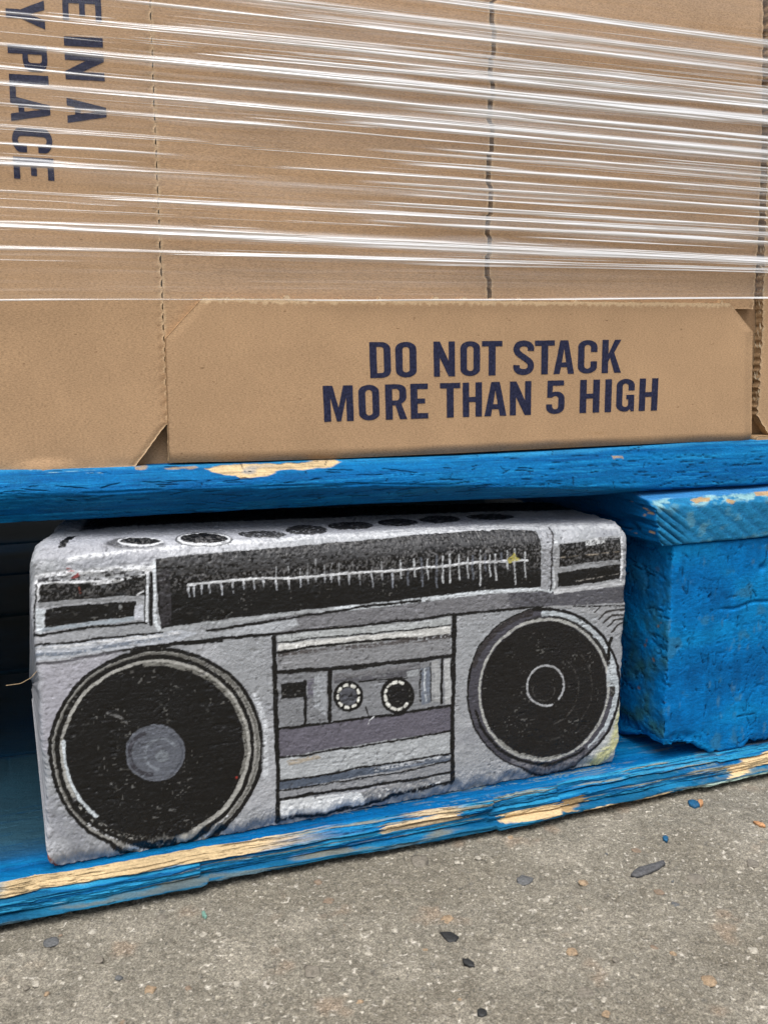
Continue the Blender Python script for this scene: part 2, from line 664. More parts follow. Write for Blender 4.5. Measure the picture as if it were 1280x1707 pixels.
def bottom_board():
    us = fine(-420, 620, -14, 300, 0.45, 12.0)
    nu = len(us)
    # front edge: layers of split wood. zz runs from the top (0) to the underside (-12)
    zz = np.linspace(0, -12, 92)
    U, Z = np.meshgrid(us, zz)
    ub = uz(335, 1470, 0)[0]
    uc = uz(826, 1360, 0)[0]
    ud = uz(938, 1345, 0)[0]
    ue = uz(1120, 1320, 0)[0]
    wob = lambda s, a, k: a * fbm(U * k, Z * 0.0 + s, oct=4, seed=int(s * 7) + 3)
    l1 = -3.6 + wob(1.0, 0.7, 0.016)                      # split between the upper layers
    l2 = -7.6 + wob(2.0, 0.8, 0.016)
    V = np.zeros_like(U)
    # upper layer: worn to a slant on the left, squarer to the right
    slant = interp([(-420, 4.5), (0, 4.6), (ub, 4.4), (uc - 20, 3), (uc, 1.5), (ud, 2.5), (ue, 3.5), (620, 4)], U)
    vA = slant * np.clip((Z + 4.2) / 4.2, 0, 1) + 0.8 * wob(3, 1, 0.08)
    stepA = np.where(U < uc + 0.6 * wob(9, 1, 0.3) + Z * 0.3, 0.0, 1.5) + np.where(U > ud + Z * 0.2, 1.0, 0) - np.where(U > ue + 25, 1.5, 0)
    vA = vA + stepA
    vB = 0.2 + wob(4, 0.7, 0.03) + np.where(U > ub, 1.4, 0) - np.where(U > uc + 0.4 * Z, 0.9, 0) + np.where(U > ud, 0.6, 0)
    vC = -3.2 + wob(5, 0.7, 0.03) + np.where(U > ub + 0.5 * wob(8, 1, 0.4) + (Z + 9) * 3.5, 2.2, 0) - np.where(U > uc, 1.6, 0) + np.where(U > ud, 0.5, 0)
    kB = smooth(l1 + 0.25, l1 - 0.25, Z)
    kC = smooth(l2 + 0.25, l2 - 0.25, Z)
    V = vA * (1 - kB) + vB * kB * (1 - kC) + vC * kC
    cr = np.exp(-((Z - l1) / 0.3) ** 2) * (2.2 + 1.5 * wob(6, 1, 0.06)) + np.exp(-((Z - l2) / 0.3) ** 2) * (1.6 + 1.6 * wob(7, 1, 0.05))
    V = V + np.maximum(cr, 0)
    V = V + 0.6 * fbm(U * 0.05, Z * 1.6, oct=5, seed=77, gain=0.65) + 0.22 * fbm(U * 0.5, Z * 1.5, oct=3, seed=79)
    spl = 1 - np.abs(fbm(U * 0.03, Z * 1.1 + 7, oct=3, seed=81)) * 3.2                 # splinters standing off the edge
    V = V - 0.7 * np.clip(spl, 0, 1) ** 3 * smooth(-0.1, 0.3, fbm(U * 0.06, Z * 0.3, oct=2, seed=83))
    ck3 = fbm(U * 0.035 + 11, Z * 1.6, oct=3, seed=93)
    V = V + 0.6 * np.exp(-(ck3 / 0.025) ** 2) * smooth(-0.2, 0.2, fbm(U * 0.05, Z * 0.4, oct=2, seed=95))
    V = V + 13.0 * smooth(-9.2, -9.9, Z + 0.8 * wob(12, 1, 0.03))
    # extra thin cracks along the grain
    ck = fbm(U * 0.02, Z * 0.9, oct=3, seed=91)
    V = V + 0.5 * np.exp(-(ck / 0.03) ** 2)
    bow = interp([(-420, -1), (0, 0), (uc, 0), (300, 4.0), (620, 9)], U)      # the front edge is not quite straight
    V = V + bow
    Zf = ZB + Z + 0.0 * V
    # top: from the front edge back
    vt = np.concatenate([np.arange(0.5, 56, 0.55), [60, 70, 85, 97, 99, 100]])
    Ut, Vt = np.meshgrid(us, vt)
    k = np.clip(1 - vt[:, None] / 60, 0, 1)
    Vtop = V[0][None, :] * k + Vt
    grain = fbm(Ut * 0.03, Vtop * 0.9, oct=4, seed=101)
    Ztop = ZB + 0.22 * grain + 0.10 * fbm(Ut * 0.5, Vtop * 0.6, oct=3, seed=103)
    crk = fbm(Ut * 0.012, Vtop * 0.22, oct=3, seed=105)
    Ztop = Ztop - 0.55 * np.exp(-(crk / 0.012) ** 2)
    split = interp([(-30, 11.5), (30, 12.5), (60, 13), (90, 9)], Ut)
    Ztop = Ztop - 1.0 * np.exp(-((Vtop - split - 0.6 * fbm(Ut * 0.1, Ut * 0, oct=3, seed=3)) / 0.35) ** 2) * smooth(75, 60, Ut)
    TC = cracks(Ut, Vtop, 70, (-12, 300, 2, 50), (4, 22), (0.0, 0.06), 0.22, 21)
    Ztop = Ztop - 0.6 * TC
    # thin top veneer broken away right of the middle
    brk = zone(Ut, Vtop, np.array([uv(x, y, ZB) for x, y in [(832, 1330), (940, 1322), (975, 1328), (1020, 1333), (975, 1352), (830, 1372)]]), 0.5, 1.0, 8)
    Ztop = Ztop - 1.0 * brk
    brk2 = zone(Ut, Vtop, np.array([uv(x, y, ZB) for x, y in [(1135, 1278), (1190, 1266), (1215, 1268), (1218, 1290), (1130, 1312)]]), 0.4, 1.0, 9)
    Ztop = Ztop - 0.9 * brk2
    # rows: back bottom, back top -> ... profile order: top back..front, front down, underside
    A = np.concatenate([Vtop[::-1], V, np.full((1, nu), 98.0), np.full((1, nu), 100.0)])
    B = np.concatenate([Ztop[::-1], Zf, np.full((1, nu), 0.4), np.full((1, nu), ZB - 1)])
    ntop = len(vt)
    nfront = len(zz)

    def colf(U, A, B):
        c = np.ones(U.shape + (3,)) * BLUE
        n = fbm(U * 0.02, A * 0.35, B * 0.35, oct=4, seed=201)
        c = mixc(c, lin((16, 122, 178)), 0.75 * smooth(-0.1, 0.45, n))
        c = mixc(c, lin((0, 84, 140)), 0.6 * smooth(0.05, -0.4, n))
        # shade deep under the deck on the left, painted in as dull dark teal
        floor_shade = smooth(9, 30, A + 5 * fbm(U * 0.03, A * 0.1, oct=3, seed=203)) * smooth(70, 20, U)
        c = mixc(c, lin((50, 80, 90)), 0.9 * floor_shade)
        g = fbm(U * 0.05, A * 0.5, oct=4, seed=205)
        c = mixc(c, GREYW, 0.55 * smooth(0.26, 0.45, g) * smooth(4, 9, A) * smooth(55, 80, U))
        g2 = fbm(U * 0.02, A * 1.6, oct=4, seed=206)
        c = mixc(c, lin((140, 152, 132)), 0.6 * smooth(0.34, 0.5, g2) * smooth(60, 110, U))
        c = mixc(c, lin((0, 62, 104)), 0.6 * smooth(-0.3, -0.5, g2))
        # front edge: lighter teal-blue where paint is thin over ridges
        fr = np.zeros(U.shape)
        fr[ntop:ntop + nfront] = 1
        zl = B - ZB
        t = fbm(U * 0.035, zl * 1.3, oct=4, seed=207)
        c = mixc(c, lin((44, 142, 184)), 0.85 * fr * smooth(-0.15, 0.3, t))
        c = mixc(c, lin((24, 96, 128)), 0.75 * fr * smooth(-0.05, -0.45, t))
        t2 = fbm(U * 0.04 + 50, zl * 1.8, oct=4, seed=209)
        c = mixc(c, lin((150, 140, 108)), 0.75 * fr * smooth(0.22, 0.45, t2))
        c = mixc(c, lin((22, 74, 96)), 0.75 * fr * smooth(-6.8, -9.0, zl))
        # raw wood where the edge broke off (traced from the photograph)
        def z_(pts, colr, warp=0.5, m=1.0, seed=5):
            nonlocal c
            q = poly_uz(pts, 1.5)
            q[:, 1] -= ZB
            c = mixc(c, colr, m * zone(U + 6 * fbm(U * 0.04, zl * 2.2, oct=3, seed=seed + 70), zl, q, 0.12, warp, seed, (0.12, 1.5)) * fr)
        raw = (CREAM * 0.93) * (0.92 + 0.22 * fbm(U * 0.03, zl * 4, oct=4, seed=211))[..., None]
        # slanted cream strip: everything on the slant between two ends
        edge = smooth(-3.3, -2.9, zl + 0.35 * fbm(U * 0.12, zl * 0, oct=3, seed=213))
        m1 = fr * edge * smooth(-4, 4, U) * smooth(uc - 52, uc - 90, U + 14 * fbm(U * 0.06, zl * 2, oct=3, seed=215))
        c = c * (1 - m1[..., None]) + raw * m1[..., None]
        m1b = fr * smooth(-1.6, -1.2, zl + 0.4 * fbm(U * 0.1, zl, oct=3, seed=217)) * smooth(-14, -4, -np.abs(U - (uc - 22)))
        c = c * (1 - 0.85 * m1b[..., None]) + raw * 0.85 * m1b[..., None]
        z_([(350, 1468), (430, 1452), (437, 1458), (360, 1474)], TAN, 0.4, 1, 31)
        z_([(640, 1378), (765, 1352), (768, 1366), (640, 1390)], CREAM, 0.6, .9, 32)
        z_([(838, 1356), (935, 1338), (935, 1352), (838, 1366)], CREAM, 0.5, 1, 33)
        z_([(938, 1336), (972, 1326), (980, 1340), (942, 1350)], TAN, 0.4, 1, 34)
        z_([(975, 1345), (1060, 1330), (1120, 1318), (1122, 1326), (1030, 1346), (975, 1358)], CREAM, 0.7, .95, 35)
        z_([(1216, 1284), (1280, 1262), (1340, 1250), (1340, 1270), (1280, 1282), (1225, 1296)], CREAM, 0.5, 1, 36)
        z_([(1130, 1316), (1280, 1286), (1280, 1292), (1130, 1324)], lin((168, 186, 170)), 0.5, .8, 37)
        # bare spots on the top
        tp = 1 - fr
        for pts, cc, mm, sd in (([(1062, 1316), (1072, 1308), (1080, 1318), (1060, 1324)], CREAM, 1, 41),
                                ([(1000, 1328), (1066, 1320), (1030, 1332)], CREAM, .9, 42),
                                ([(835, 1331), (872, 1326), (868, 1334), (832, 1338)], CREAM, .9, 43),
                                ([(880, 1352), (935, 1340), (935, 1350), (880, 1358)], TAN, .9, 47),
                                ([(1218, 1290), (1228, 1276), (1290, 1262), (1290, 1275), (1225, 1296)], CREAM, 1, 44),
                                ([(740, 1362), (800, 1352), (800, 1358), (742, 1368)], TAN, .7, 45),
                                ([(330, 1440), (640, 1386), (640, 1391), (330, 1448)], TAN, .8, 46)):
            q = np.array([uv(x, y, ZB) for x, y in pts])
            c = mixc(c, cc, mm * tp * zone(U, A, q, 0.3, 0.7, sd, (0.2, 0.8)))
        return c

    us_ = us
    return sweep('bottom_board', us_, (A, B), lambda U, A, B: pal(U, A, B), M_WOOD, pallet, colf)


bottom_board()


def deck_front():
    us = fine(-420, 620, -14, 305, 0.45, 12.0)
    nu = len(us)
    vT, vM, vBt = 17.5, 12.5, 21.5
    T = curve_uz([(-200, 789), (0, 784), (160, 780), (560, 767), (760, 760), (980, 748.5), (1160, 738), (1280, 733), (1500, 724)], vT)
    Mi = curve_uz([(-200, 828), (0, 824), (160, 821), (400, 812), (620, 807), (760, 809), (980, 814), (1075, 816), (1280, 806), (1500, 796)], vM)
    Bo = curve_uz([(-200, 881), (0, 872), (160, 864), (560, 842), (760, 834), (980, 826), (1080, 818), (1280, 808), (1500, 798)], vBt)
    zT, zM, zB = (np.interp(us, c[:, 0], c[:, 1]) for c in (T, Mi, Bo))
    zM = zM + 0.25 * fbm(us * 0.06, us * 0, oct=4, seed=301)
    zB = np.minimum(zB + 0.15 * fbm(us * 0.1, us * 0, oct=3, seed=303), zM - 1.0)
    zT = zT + 0.1 * fbm(us * 0.05, us * 0, oct=3, seed=302)
    n1, n2 = 40, 34
    rows_v, rows_z, rid = [], [], []
    for v in (150, 148, 120, 90, 70, 55, 45, 33, 22):
        rows_v.append(np.full(nu, v)); rows_z.append(zT + 0.0); rid.append(0)
    for k in np.linspace(0, 1, n1):
        rows_v.append(vT + (vM - vT) * (1 - (1 - k) ** 1.6) + 0 * us); rows_z.append(zT + (zM - zT) * k); rid.append(1)
    for k in np.linspace(0, 1, n2)[1:]:
        rows_v.append(vM + (vBt - vM) * k ** 1.3 + 0 * us); rows_z.append(zM + (zB - zM) * k); rid.append(2)
    for v in (26, 40, 60, 80, 120, 149):
        rows_v.append(np.full(nu, v)); rows_z.append(zB - 0.3 * 0 + 0 * us); rid.append(3)
    A, B = np.array(rows_v), np.array(rows_z)
    rid = np.array(rid)[:, None]
    U = np.broadcast_to(us, A.shape)
    fr = ((rid == 1) | (rid == 2)) * 1.0
    d = 0.16 * fbm(U * 0.05, B * 1.5, oct=4, seed=311, gain=0.6) + 0.05 * fbm(U * 0.8, B * 1.0, oct=3, seed=313)
    ck = fbm(U * 0.035, B * 0.55 + 4, oct=4, seed=315)
    d = d + 0.45 * np.exp(-(ck / 0.02) ** 2) * smooth(0.0, 0.25, fbm(U * 0.03, B * 0.2, oct=2, seed=316))
    ck2 = fbm(U * 0.13, B * 0.35 + 4, oct=3, seed=317)                 # cross cracks in the old paint
    d = d + 0.3 * np.exp(-(ck2 / 0.015) ** 2) * smooth(0.15, 0.4, fbm(U * 0.05, B * 0.1, oct=2, seed=318))
    CRK = np.maximum(cracks(U, B, 150, (-12, 300, zB.min(), zM.max()), (2, 11), (0.0, 0.10), 0.16, 1), cracks(U, B, 70, (-12, 300, zM.min(), zT.max()), (2, 14), (0.0, 0.08), 0.13, 2))
    CRK = np.maximum(CRK, cracks(U, B, 60, (60, 300, zB.min(), zT.max()), (1, 4), (1.0, 0.8), 0.15, 3)) * fr
    d = d + 0.5 * CRK
    lipline = np.exp(-((B - np.interp(U, us, zM)) / 0.35) ** 2)
    d = d + 0.5 * lipline * smooth(-0.2, 0.2, fbm(U * 0.05, U * 0, oct=3, seed=319))
    flake = zone(U, B, poly_uz([(340, 782), (372, 776), (470, 774), (560, 768), (572, 771), (552, 780), (470, 784), (440, 793), (400, 799), (392, 792), (362, 790)], 15), 0.15, 0.5, 51, (0.3, 1.2))
    d = d + 0.42 * flake
    A = A + fr * d

    def colf(U, A, B):
        c = np.ones(U.shape + (3,)) * lin((0, 92, 150))
        n = fbm(U * 0.015, B * 0.5, oct=4, seed=321)
        c = mixc(c, lin((8, 112, 170)), 0.7 * smooth(0, 0.5, n))
        c = mixc(c, lin((0, 88, 150)), 0.7 * smooth(0, -0.5, n))
        zt = np.interp(U, us, zT)
        rub = smooth(-1.6, -0.2, B - zt + 0.8 * fbm(U * 0.05, U * 0, oct=4, seed=323)) * fr
        c = mixc(c, lin((60, 158, 208)), 0.5 * rub)
        st = fbm(U * 0.04, B * 3.2, oct=4, seed=325)
        c = mixc(c, lin((30, 140, 196)), 0.5 * fr * smooth(0.2, 0.5, st))
        c = mixc(c, lin((0, 66, 122)), 0.6 * fr * smooth(-0.2, -0.5, st))
        sc = zone(U, B, poly_uz([(50, 786), (100, 783), (175, 786), (172, 791), (100, 790)], 15), 0.1, 0.9, 52, (0.3, 3)) * smooth(-0.05, 0.2, st)
        c = mixc(c, lin((150, 186, 190)), 0.7 * sc)
        raw = CREAM * (1.0 + 0.18 * fbm(U * 0.05, B * 2.5, oct=4, seed=327))[..., None]
        raw = mixc(raw, lin((150, 132, 104)), 0.6 * smooth(0.1, 0.4, fbm(U * 0.08, B * 3.0, oct=4, seed=331)))
        c = c * (1 - flake[..., None]) + raw * flake[..., None]
        for pts, cc in (([(226, 780), (248, 779), (246, 784), (228, 784)], TAN), ([(1022, 760), (1042, 761), (1040, 765), (1024, 764)], TAN),
                        ([(270, 781), (330, 778), (332, 781), (280, 784)], TAN)):
            c = mixc(c, cc, 0.8 * zone(U, B, poly_uz(pts, 15), 0.15, 0.5, 53, (0.4, 1.5)))
        g = fbm(U * 0.06 + 3, B * 0.3, oct=3, seed=329)
        c = mixc(c, lin((10, 30, 48)), 0.75 * CRK)
        c = mixc(c, lin((20, 104, 150)), 0.4 * smooth(0.3, 0.5, g))
        return c

    return sweep('deck_board', us, (A, B), lambda U, A, B: pal(U, A, B), M_WOOD, pallet, colf), float(np.interp(100, us, zT)), float(np.interp(100, us, zB))


_, DECK_TOP, DECK_BOT = deck_front()


def rbox(name, u0, u1, v0, v1, z0, z1, r, step, mat, parent, disp, colf, shape=None):
    """a rounded, displaced block in the pallet frame; step = (du, dv, dz) sample spacing arrays or numbers"""
    lo, hi = np.array([u0, v0, z0]), np.array([u1, v1, z1])
    ax = [np.concatenate([np.arange(lo[i], hi[i] - 0.3 * s, s), [hi[i]]]) if np.isscalar(s) else np.asarray(s) for i, s in enumerate(step)]
    Vs, Fs, off = [], [], 0
    for a, b, c, val, flip in ((0, 2, 1, 0, 0), (0, 2, 1, 1, 1), (1, 2, 0, 0, 1), (1, 2, 0, 1, 0), (0, 1, 2, 0, 1), (0, 1, 2, 1, 0)):
        G1, G2 = np.meshgrid(ax[a], ax[b])
        P = np.zeros(G1.shape + (3,))
        P[..., a], P[..., b], P[..., c] = G1, G2, (hi if val else lo)[c]
        f = grid_faces(*G1.shape, off=off)
        if flip:
            f = f[:, ::-1]
        Vs.append(P.reshape(-1, 3)); Fs.append(f); off += P.size // 3
    P = np.concatenate(Vs)
    Q = np.clip(P, lo + r, hi - r)
    N = P - Q
    ln = np.linalg.norm(N, axis=1, keepdims=True) + 1e-9
    N = N / ln
    P = Q + N * r
    P0 = P.copy()
    P = P + N * disp(P0, N)[:, None]
    if shape is not None:
        P = shape(P, P0)
    cols = colf(P0, N)
    ob = mesh_obj(name, pal(P[:, 0], P[:, 1], P[:, 2]), np.concatenate(Fs), mat, parent, cols)
    return ob


# the corner block in view
BU0 = float(uz(1112, 1100, 7)[0])
SU0 = float(uz(1104, 860, 5.5)[0])
SZ0 = float(uz(1180, 905, 5.5)[1])
SZ1 = float(uz(1180, 822, 5.5)[1])


def block_cracks(u, z):
    b = (BU0, BU0 + 45, ZB, SZ0)
    return np.maximum(np.maximum(cracks(u, z, 16, b, (2, 7), (-1.0, 0.15), 0.2, 11), cracks(u, z, 18, b, (2, 9), (1.5, 0.15), 0.2, 12)), cracks(u, z, 3, b, (5, 14), (0.12, 0.1), 0.2, 17))


def block_disp(P, N):
    u, v, z = P.T
    side = smooth(-0.3, -0.8, N[:, 0])
    d = 0.22 * fbm(u * 0.05, v * 0.05, z * 0.05 + 0.5, oct=3, seed=401)
    d += 0.2 * fbm(u * 0.3, v * 0.3, z * 0.2 + 0.5, oct=4, seed=403, gain=0.6) + 0.12 * fbm(u * 1.1, v * 1.1, z * 0.9 + 0.5, oct=3, seed=404, gain=0.7)
    d += side * (1.2 * fbm(v * 0.1, z * 0.16, u * 0 + 0.3, oct=5, seed=405, gain=0.62) - 1.5 * np.exp(-(fbm(v * 0.07, z * 0.16, oct=4, seed=407) / 0.03) ** 2) * smooth(-0.1, 0.2, fbm(v * 0.08, z * 0.08 + 5, oct=2, seed=408)))
    front = smooth(-0.3, -0.8, N[:, 1])
    # checks and dents in the front
    w = fbm(u * 0.06, z * 0.2, oct=3, seed=409)
    d -= front * 0.45 * np.exp(-(w / 0.012) ** 2) * smooth(0.1, 0.4, fbm(u * 0.04, z * 0.04, oct=2, seed=411))
    w2 = fbm(u * 0.25, z * 0.07, oct=3, seed=413)
    d -= front * 0.5 * np.exp(-(w2 / 0.018) ** 2) * smooth(0.0, 0.3, fbm(u * 0.05 + 7, z * 0.05, oct=2, seed=415))
    cr = uz(1245, 1008, 7)
    d -= front * 1.4 * np.exp(-((z - cr[1] - 0.08 * (u - cr[0]) - 0.5 * np.sin(u * 0.4)) / 0.5) ** 2) * smooth(cr[0] - 16, cr[0] - 6, u)
    for (x, y, r) in ((1272, 946, 1.3), (1183, 995, .6), (1130, 1080, .5)):
        q = uz(x, y, 7)
        d -= front * 2.5 * np.exp(-(((u - q[0]) / r) ** 2 + ((z - q[1]) / r) ** 2))
    ck = block_cracks(u, z) * front
    d -= 0.7 * ck
    for (x, y, r) in ((1140, 1062, 5.5), (1143, 1118, 4), (1225, 1050, 3), (1250, 940, 4), (1120, 960, 4)):
        q = uz(x, y, 7)
        d += front * 0.5 * smooth(r, r * 0.4, np.hypot(u - q[0], z - q[1])) * fbm(u * 1.0, z * 1.0, oct=3, seed=419, gain=0.7)
    # broken lower left corner
    q = uz(1130, 1240, 7)
    d -= 3.5 * smooth(9, 0, np.hypot((u - q[0]) * 0.7, (z - q[1]) * 1.6)) * (0.6 + 0.6 * fbm(u * 0.4, z * 0.4, v * .4 + .2, oct=3, seed=417))
    return d


def block_col(P, N):
    u, v, z = P.T
    c = np.ones(u.shape + (3,)) * lin((0, 108, 176))
    n = fbm(u * 0.04, v * 0.04, z * 0.06 + 0.4, oct=4, seed=421)
    c = mixc(c, lin((8, 128, 190)), 0.7 * smooth(-0.05, 0.4, n))
    c = mixc(c, lin((0, 80, 140)), 0.6 * smooth(0, -0.45, n))
    side = smooth(-0.35, -0.85, N[:, 0])
    t = fbm(v * 0.1, z * 0.1, u * 0 + 0.3, oct=4, seed=423)
    low = smooth(95, 60, z) * smooth(18, 24, z)
    c = mixc(c, lin((38, 88, 96)), 0.9 * side * low * smooth(-0.25, 0.25, t))
    c = mixc(c, lin((112, 84, 56)), 0.8 * side * low * smooth(0.44, 0.54, fbm(v * 0.25, z * 0.25, u * 0 + .6, oct=3, seed=425)))
    front = smooth(-0.3, -0.8, N[:, 1])
    st = fbm(u * 0.12, z * 0.12, oct=4, seed=427)
    w2 = fbm(u * 0.25, z * 0.07, oct=3, seed=413)
    c = mixc(c, lin((0, 46, 84)), 0.8 * front * np.exp(-(w2 / 0.014) ** 2) * smooth(0.0, 0.3, fbm(u * 0.05 + 7, z * 0.05, oct=2, seed=415)))
    c = mixc(c, lin((6, 40, 66)), 0.7 * front * block_cracks(u, z))
    w3 = fbm(u * 0.5, z * 0.10 + 3, oct=4, seed=429)                      # brushed-on paint
    c = c * (1 + 0.22 * front * w3)[:, None]
    c = mixc(c, lin((70, 120, 150)), 0.5 * front * smooth(0.42, 0.6, fbm(u * 0.4, z * 0.15, oct=4, seed=430)))
    c = mixc(c, lin((54, 112, 140)), 0.5 * front * smooth(0.34, 0.5, st))
    return c


def block_shape(P, P0):
    # underside ragged: it bears on the board only in places
    k = smooth(ZB + 7, ZB + 0.4, P0[:, 2])
    low = curve_uz([(1040, 1232), (1062, 1246), (1092, 1252), (1098, 1238), (1130, 1236), (1160, 1241), (1172, 1250), (1187, 1256), (1240, 1246), (1248, 1234), (1290, 1230), (1500, 1190)], 7)
    zb = np.interp(P0[:, 0], low[:, 0], low[:, 1]) + 1.3 * fbm(P0[:, 0] * 0.45, P0[:, 1] * 0.45, oct=4, seed=431, gain=0.65)
    fr = smooth(40, 12, P0[:, 1])
    P[:, 2] += k * np.maximum(zb - ZB, -0.4) * fr
    # left end leans and is hacked off unevenly
    return P


us_b = np.concatenate([np.arange(BU0, BU0 + 62, 0.5), np.arange(BU0 + 62, BU0 + 141, 6.0)])
vs_b = np.concatenate([np.arange(7, 45, 0.5), np.arange(45, 121, 5.0)])
zs_b = np.concatenate([np.arange(ZB, SZ0 - 0.2, 0.5), [SZ0 - 0.2]])
rbox('block', us_b[0], us_b[-1], vs_b[0], vs_b[-1], zs_b[0], zs_b[-1], 1.1, (us_b, vs_b, zs_b), M_WOOD, pallet, block_disp, block_col, block_shape)


def str_disp(P, N):
    u, v, z = P.T
    front = smooth(-0.3, -0.8, N[:, 1])
    side = smooth(-0.3, -0.8, N[:, 0])
    d = 0.3 * fbm(u * 0.1, v * 0.1, z * 0.1 + .3, oct=3, seed=501)
    saw = (u * 0.75 + (z - SZ0) * 1.0)
    d += front * (0.11 * np.sin(saw * 1.15 + 3.5 * fbm(u * 0.1, z * 0.1, oct=3, seed=503)) + 0.3 * fbm(u * 0.6, z * 0.6, oct=5, seed=505, gain=0.65))
    # cracked lower left corner: blocks of end grain
    q = uz(1110, 885, 5.5)
    near = smooth(13, 5, np.hypot(u - q[0], z - q[1]))
    d -= front * near * 1.6 * np.exp(-((np.abs(((u - q[0]) * 0.8 + (z - q[1]) * 0.9) % 3.2 - 1.6)) / 0.35) ** 2)
    d += side * (1.1 * fbm(v * 0.02, z * 0.55, oct=4, seed=507) - 1.6 * np.exp(-(fbm(v * 0.015, z * 0.28, oct=3, seed=509) / 0.05) ** 2))
    return d


def str_col(P, N):
    u, v, z = P.T
    front = smooth(-0.3, -0.8, N[:, 1])
    side = smooth(-0.3, -0.8, N[:, 0])
    top = smooth(0.3, 0.7, N[:, 2])
    c = np.ones(u.shape + (3,)) * lin((0, 92, 152))
    c = mixc(c, lin((34, 118, 164)), 0.95 * front)
    saw = np.sin((u * 0.75 + (z - SZ0)) * 1.15 + 2 * fbm(u * 0.1, z * 0.1, oct=2, seed=503))
    c = mixc(c, lin((20, 86, 134)), 0.35 * front * smooth(0.2, 0.9, -saw))
    c = mixc(c, lin((96, 146, 160)), 0.5 * front * smooth(0.1, 0.45, fbm(u * 0.2, z * 0.3, oct=4, seed=511)))
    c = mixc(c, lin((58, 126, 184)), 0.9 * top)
    rim = smooth(2.6, 0.6, np.abs(z - (SZ1 - 2.2) + 1.0 * fbm(u * 0.2, u * 0, oct=3, seed=513))) * front
    c = mixc(c, lin((150, 190, 190)), 0.75 * rim * smooth(-0.1, 0.2, fbm(u * 0.3, z * 0.5, oct=3, seed=515)))
    for pts, cc in (([(1164, 830), (1180, 826), (1192, 827), (1190, 832), (1168, 838)], TAN), ([(1266, 815), (1300, 812), (1300, 826), (1268, 824)], lin((176, 146, 110))),
                    ([(1216, 830), (1228, 834), (1222, 840), (1214, 836)], TAN)):
        c = mixc(c, cc, 0.95 * front * zone(u, z, poly_uz(pts, 5.5), 0.15, 0.4, 61))
    sp = fbm(v * 0.1, z * 0.5, oct=3, seed=517)
    c = mixc(c, TAN, 0.85 * side * smooth(0.52, 0.58, sp) * smooth(30, 15, v))
    return c


us_s = np.concatenate([np.arange(SU0, SU0 + 62, 0.45), np.arange(SU0 + 62, SU0 + 141, 6.0)])
vs_s = np.concatenate([np.arange(5.5, 70, 0.6), np.arange(70, 1001, 30.0)])
zs_s = np.concatenate([np.arange(SZ0, SZ1 - 0.2, 0.45), [SZ1]])


def str_shape(P, P0):
    # the upper arris is worn back to a slope that shows its top in front of the deck
    k = smooth(SZ1 - 5, SZ1, P0[:, 2]) * smooth(22, 5.5, P0[:, 1])
    P[:, 1] += 3.0 * k
    P[:, 2] -= 1.2 * k
    # rises a little to the right like the deck above it
    P[:, 0] -= 4.2 * (P0[:, 2] - SZ0) / (SZ1 - SZ0) * smooth(SU0 + 30, SU0, P0[:, 0])      # its corner is split off at a slant
    return P


rbox('stringer_board', us_s[0], us_s[-1], vs_s[0], vs_s[-1], zs_s[0], zs_s[-1], 1.2, (us_s, vs_s, zs_s), M_WOOD, pallet, str_disp, str_col, str_shape)


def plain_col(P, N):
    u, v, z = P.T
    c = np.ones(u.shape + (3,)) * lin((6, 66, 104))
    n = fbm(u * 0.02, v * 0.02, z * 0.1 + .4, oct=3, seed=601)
    return mixc(c, lin((40, 60, 66)), smooth(-0.3, 0.2, n))             # darker than the front boards: cavity shade put into the paint colour


def plain_disp(P, N):
    return 0.4 * fbm(P[:, 0] * 0.05, P[:, 1] * 0.05, P[:, 2] * 0.05 + .3, oct=3, seed=603)


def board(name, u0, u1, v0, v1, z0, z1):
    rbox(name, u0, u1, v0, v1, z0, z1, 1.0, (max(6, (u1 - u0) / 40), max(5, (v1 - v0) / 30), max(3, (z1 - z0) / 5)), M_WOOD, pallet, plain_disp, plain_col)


# the rest of the pallet that stands behind: deck boards, stringers, blocks; then added bottom boards
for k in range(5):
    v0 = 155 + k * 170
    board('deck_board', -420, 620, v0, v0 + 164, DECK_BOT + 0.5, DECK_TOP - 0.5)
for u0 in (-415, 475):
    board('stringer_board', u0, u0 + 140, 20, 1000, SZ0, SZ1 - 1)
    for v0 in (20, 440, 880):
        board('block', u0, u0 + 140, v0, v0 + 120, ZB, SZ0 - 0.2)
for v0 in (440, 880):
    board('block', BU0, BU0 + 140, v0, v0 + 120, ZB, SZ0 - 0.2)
for k in range(9):  # inner boards added to cover the pale ground and darken the cavity
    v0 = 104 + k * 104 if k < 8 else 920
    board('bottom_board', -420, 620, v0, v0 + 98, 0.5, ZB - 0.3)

# ------------------------------------------------------------------ the painted brick
BYAW = math.radians(22.78)
BO = on_z(82, 1456, ZB)
BX = np.array([math.cos(BYAW), math.sin(BYAW), 0])
BY = np.array([-math.sin(BYAW), math.cos(BYAW), 0])
BL_, BD = 203.0, 58.0
HL, HR = 99.5, 90.5                       # a slightly tapered old brick
RT, RB = 8.0, 2.5                         # worn top front arris, bottom arris


def bheight(x):
    return HL + (HR - HL) * x / BL_


# arc length coordinate s up the front (0..SF), over the arris (SA) and back along the top
SF = 80.0                                  # nominal length of the flat front
SA = RT * PI / 2


def bsurf(x, s):
    """front + arris + top of the brick: returns depth y and height z"""
    h = bheight(x)
    zf = RB + np.minimum(s, SF) / SF * (h - RT - RB)
    a = np.clip((s - SF) / SA, 0, 1) * PI / 2
    t = np.maximum(s - SF - SA, 0)
    y = RT * (1 - np.cos(a)) + t
    z = zf + RT * np.sin(a)
    return y, z


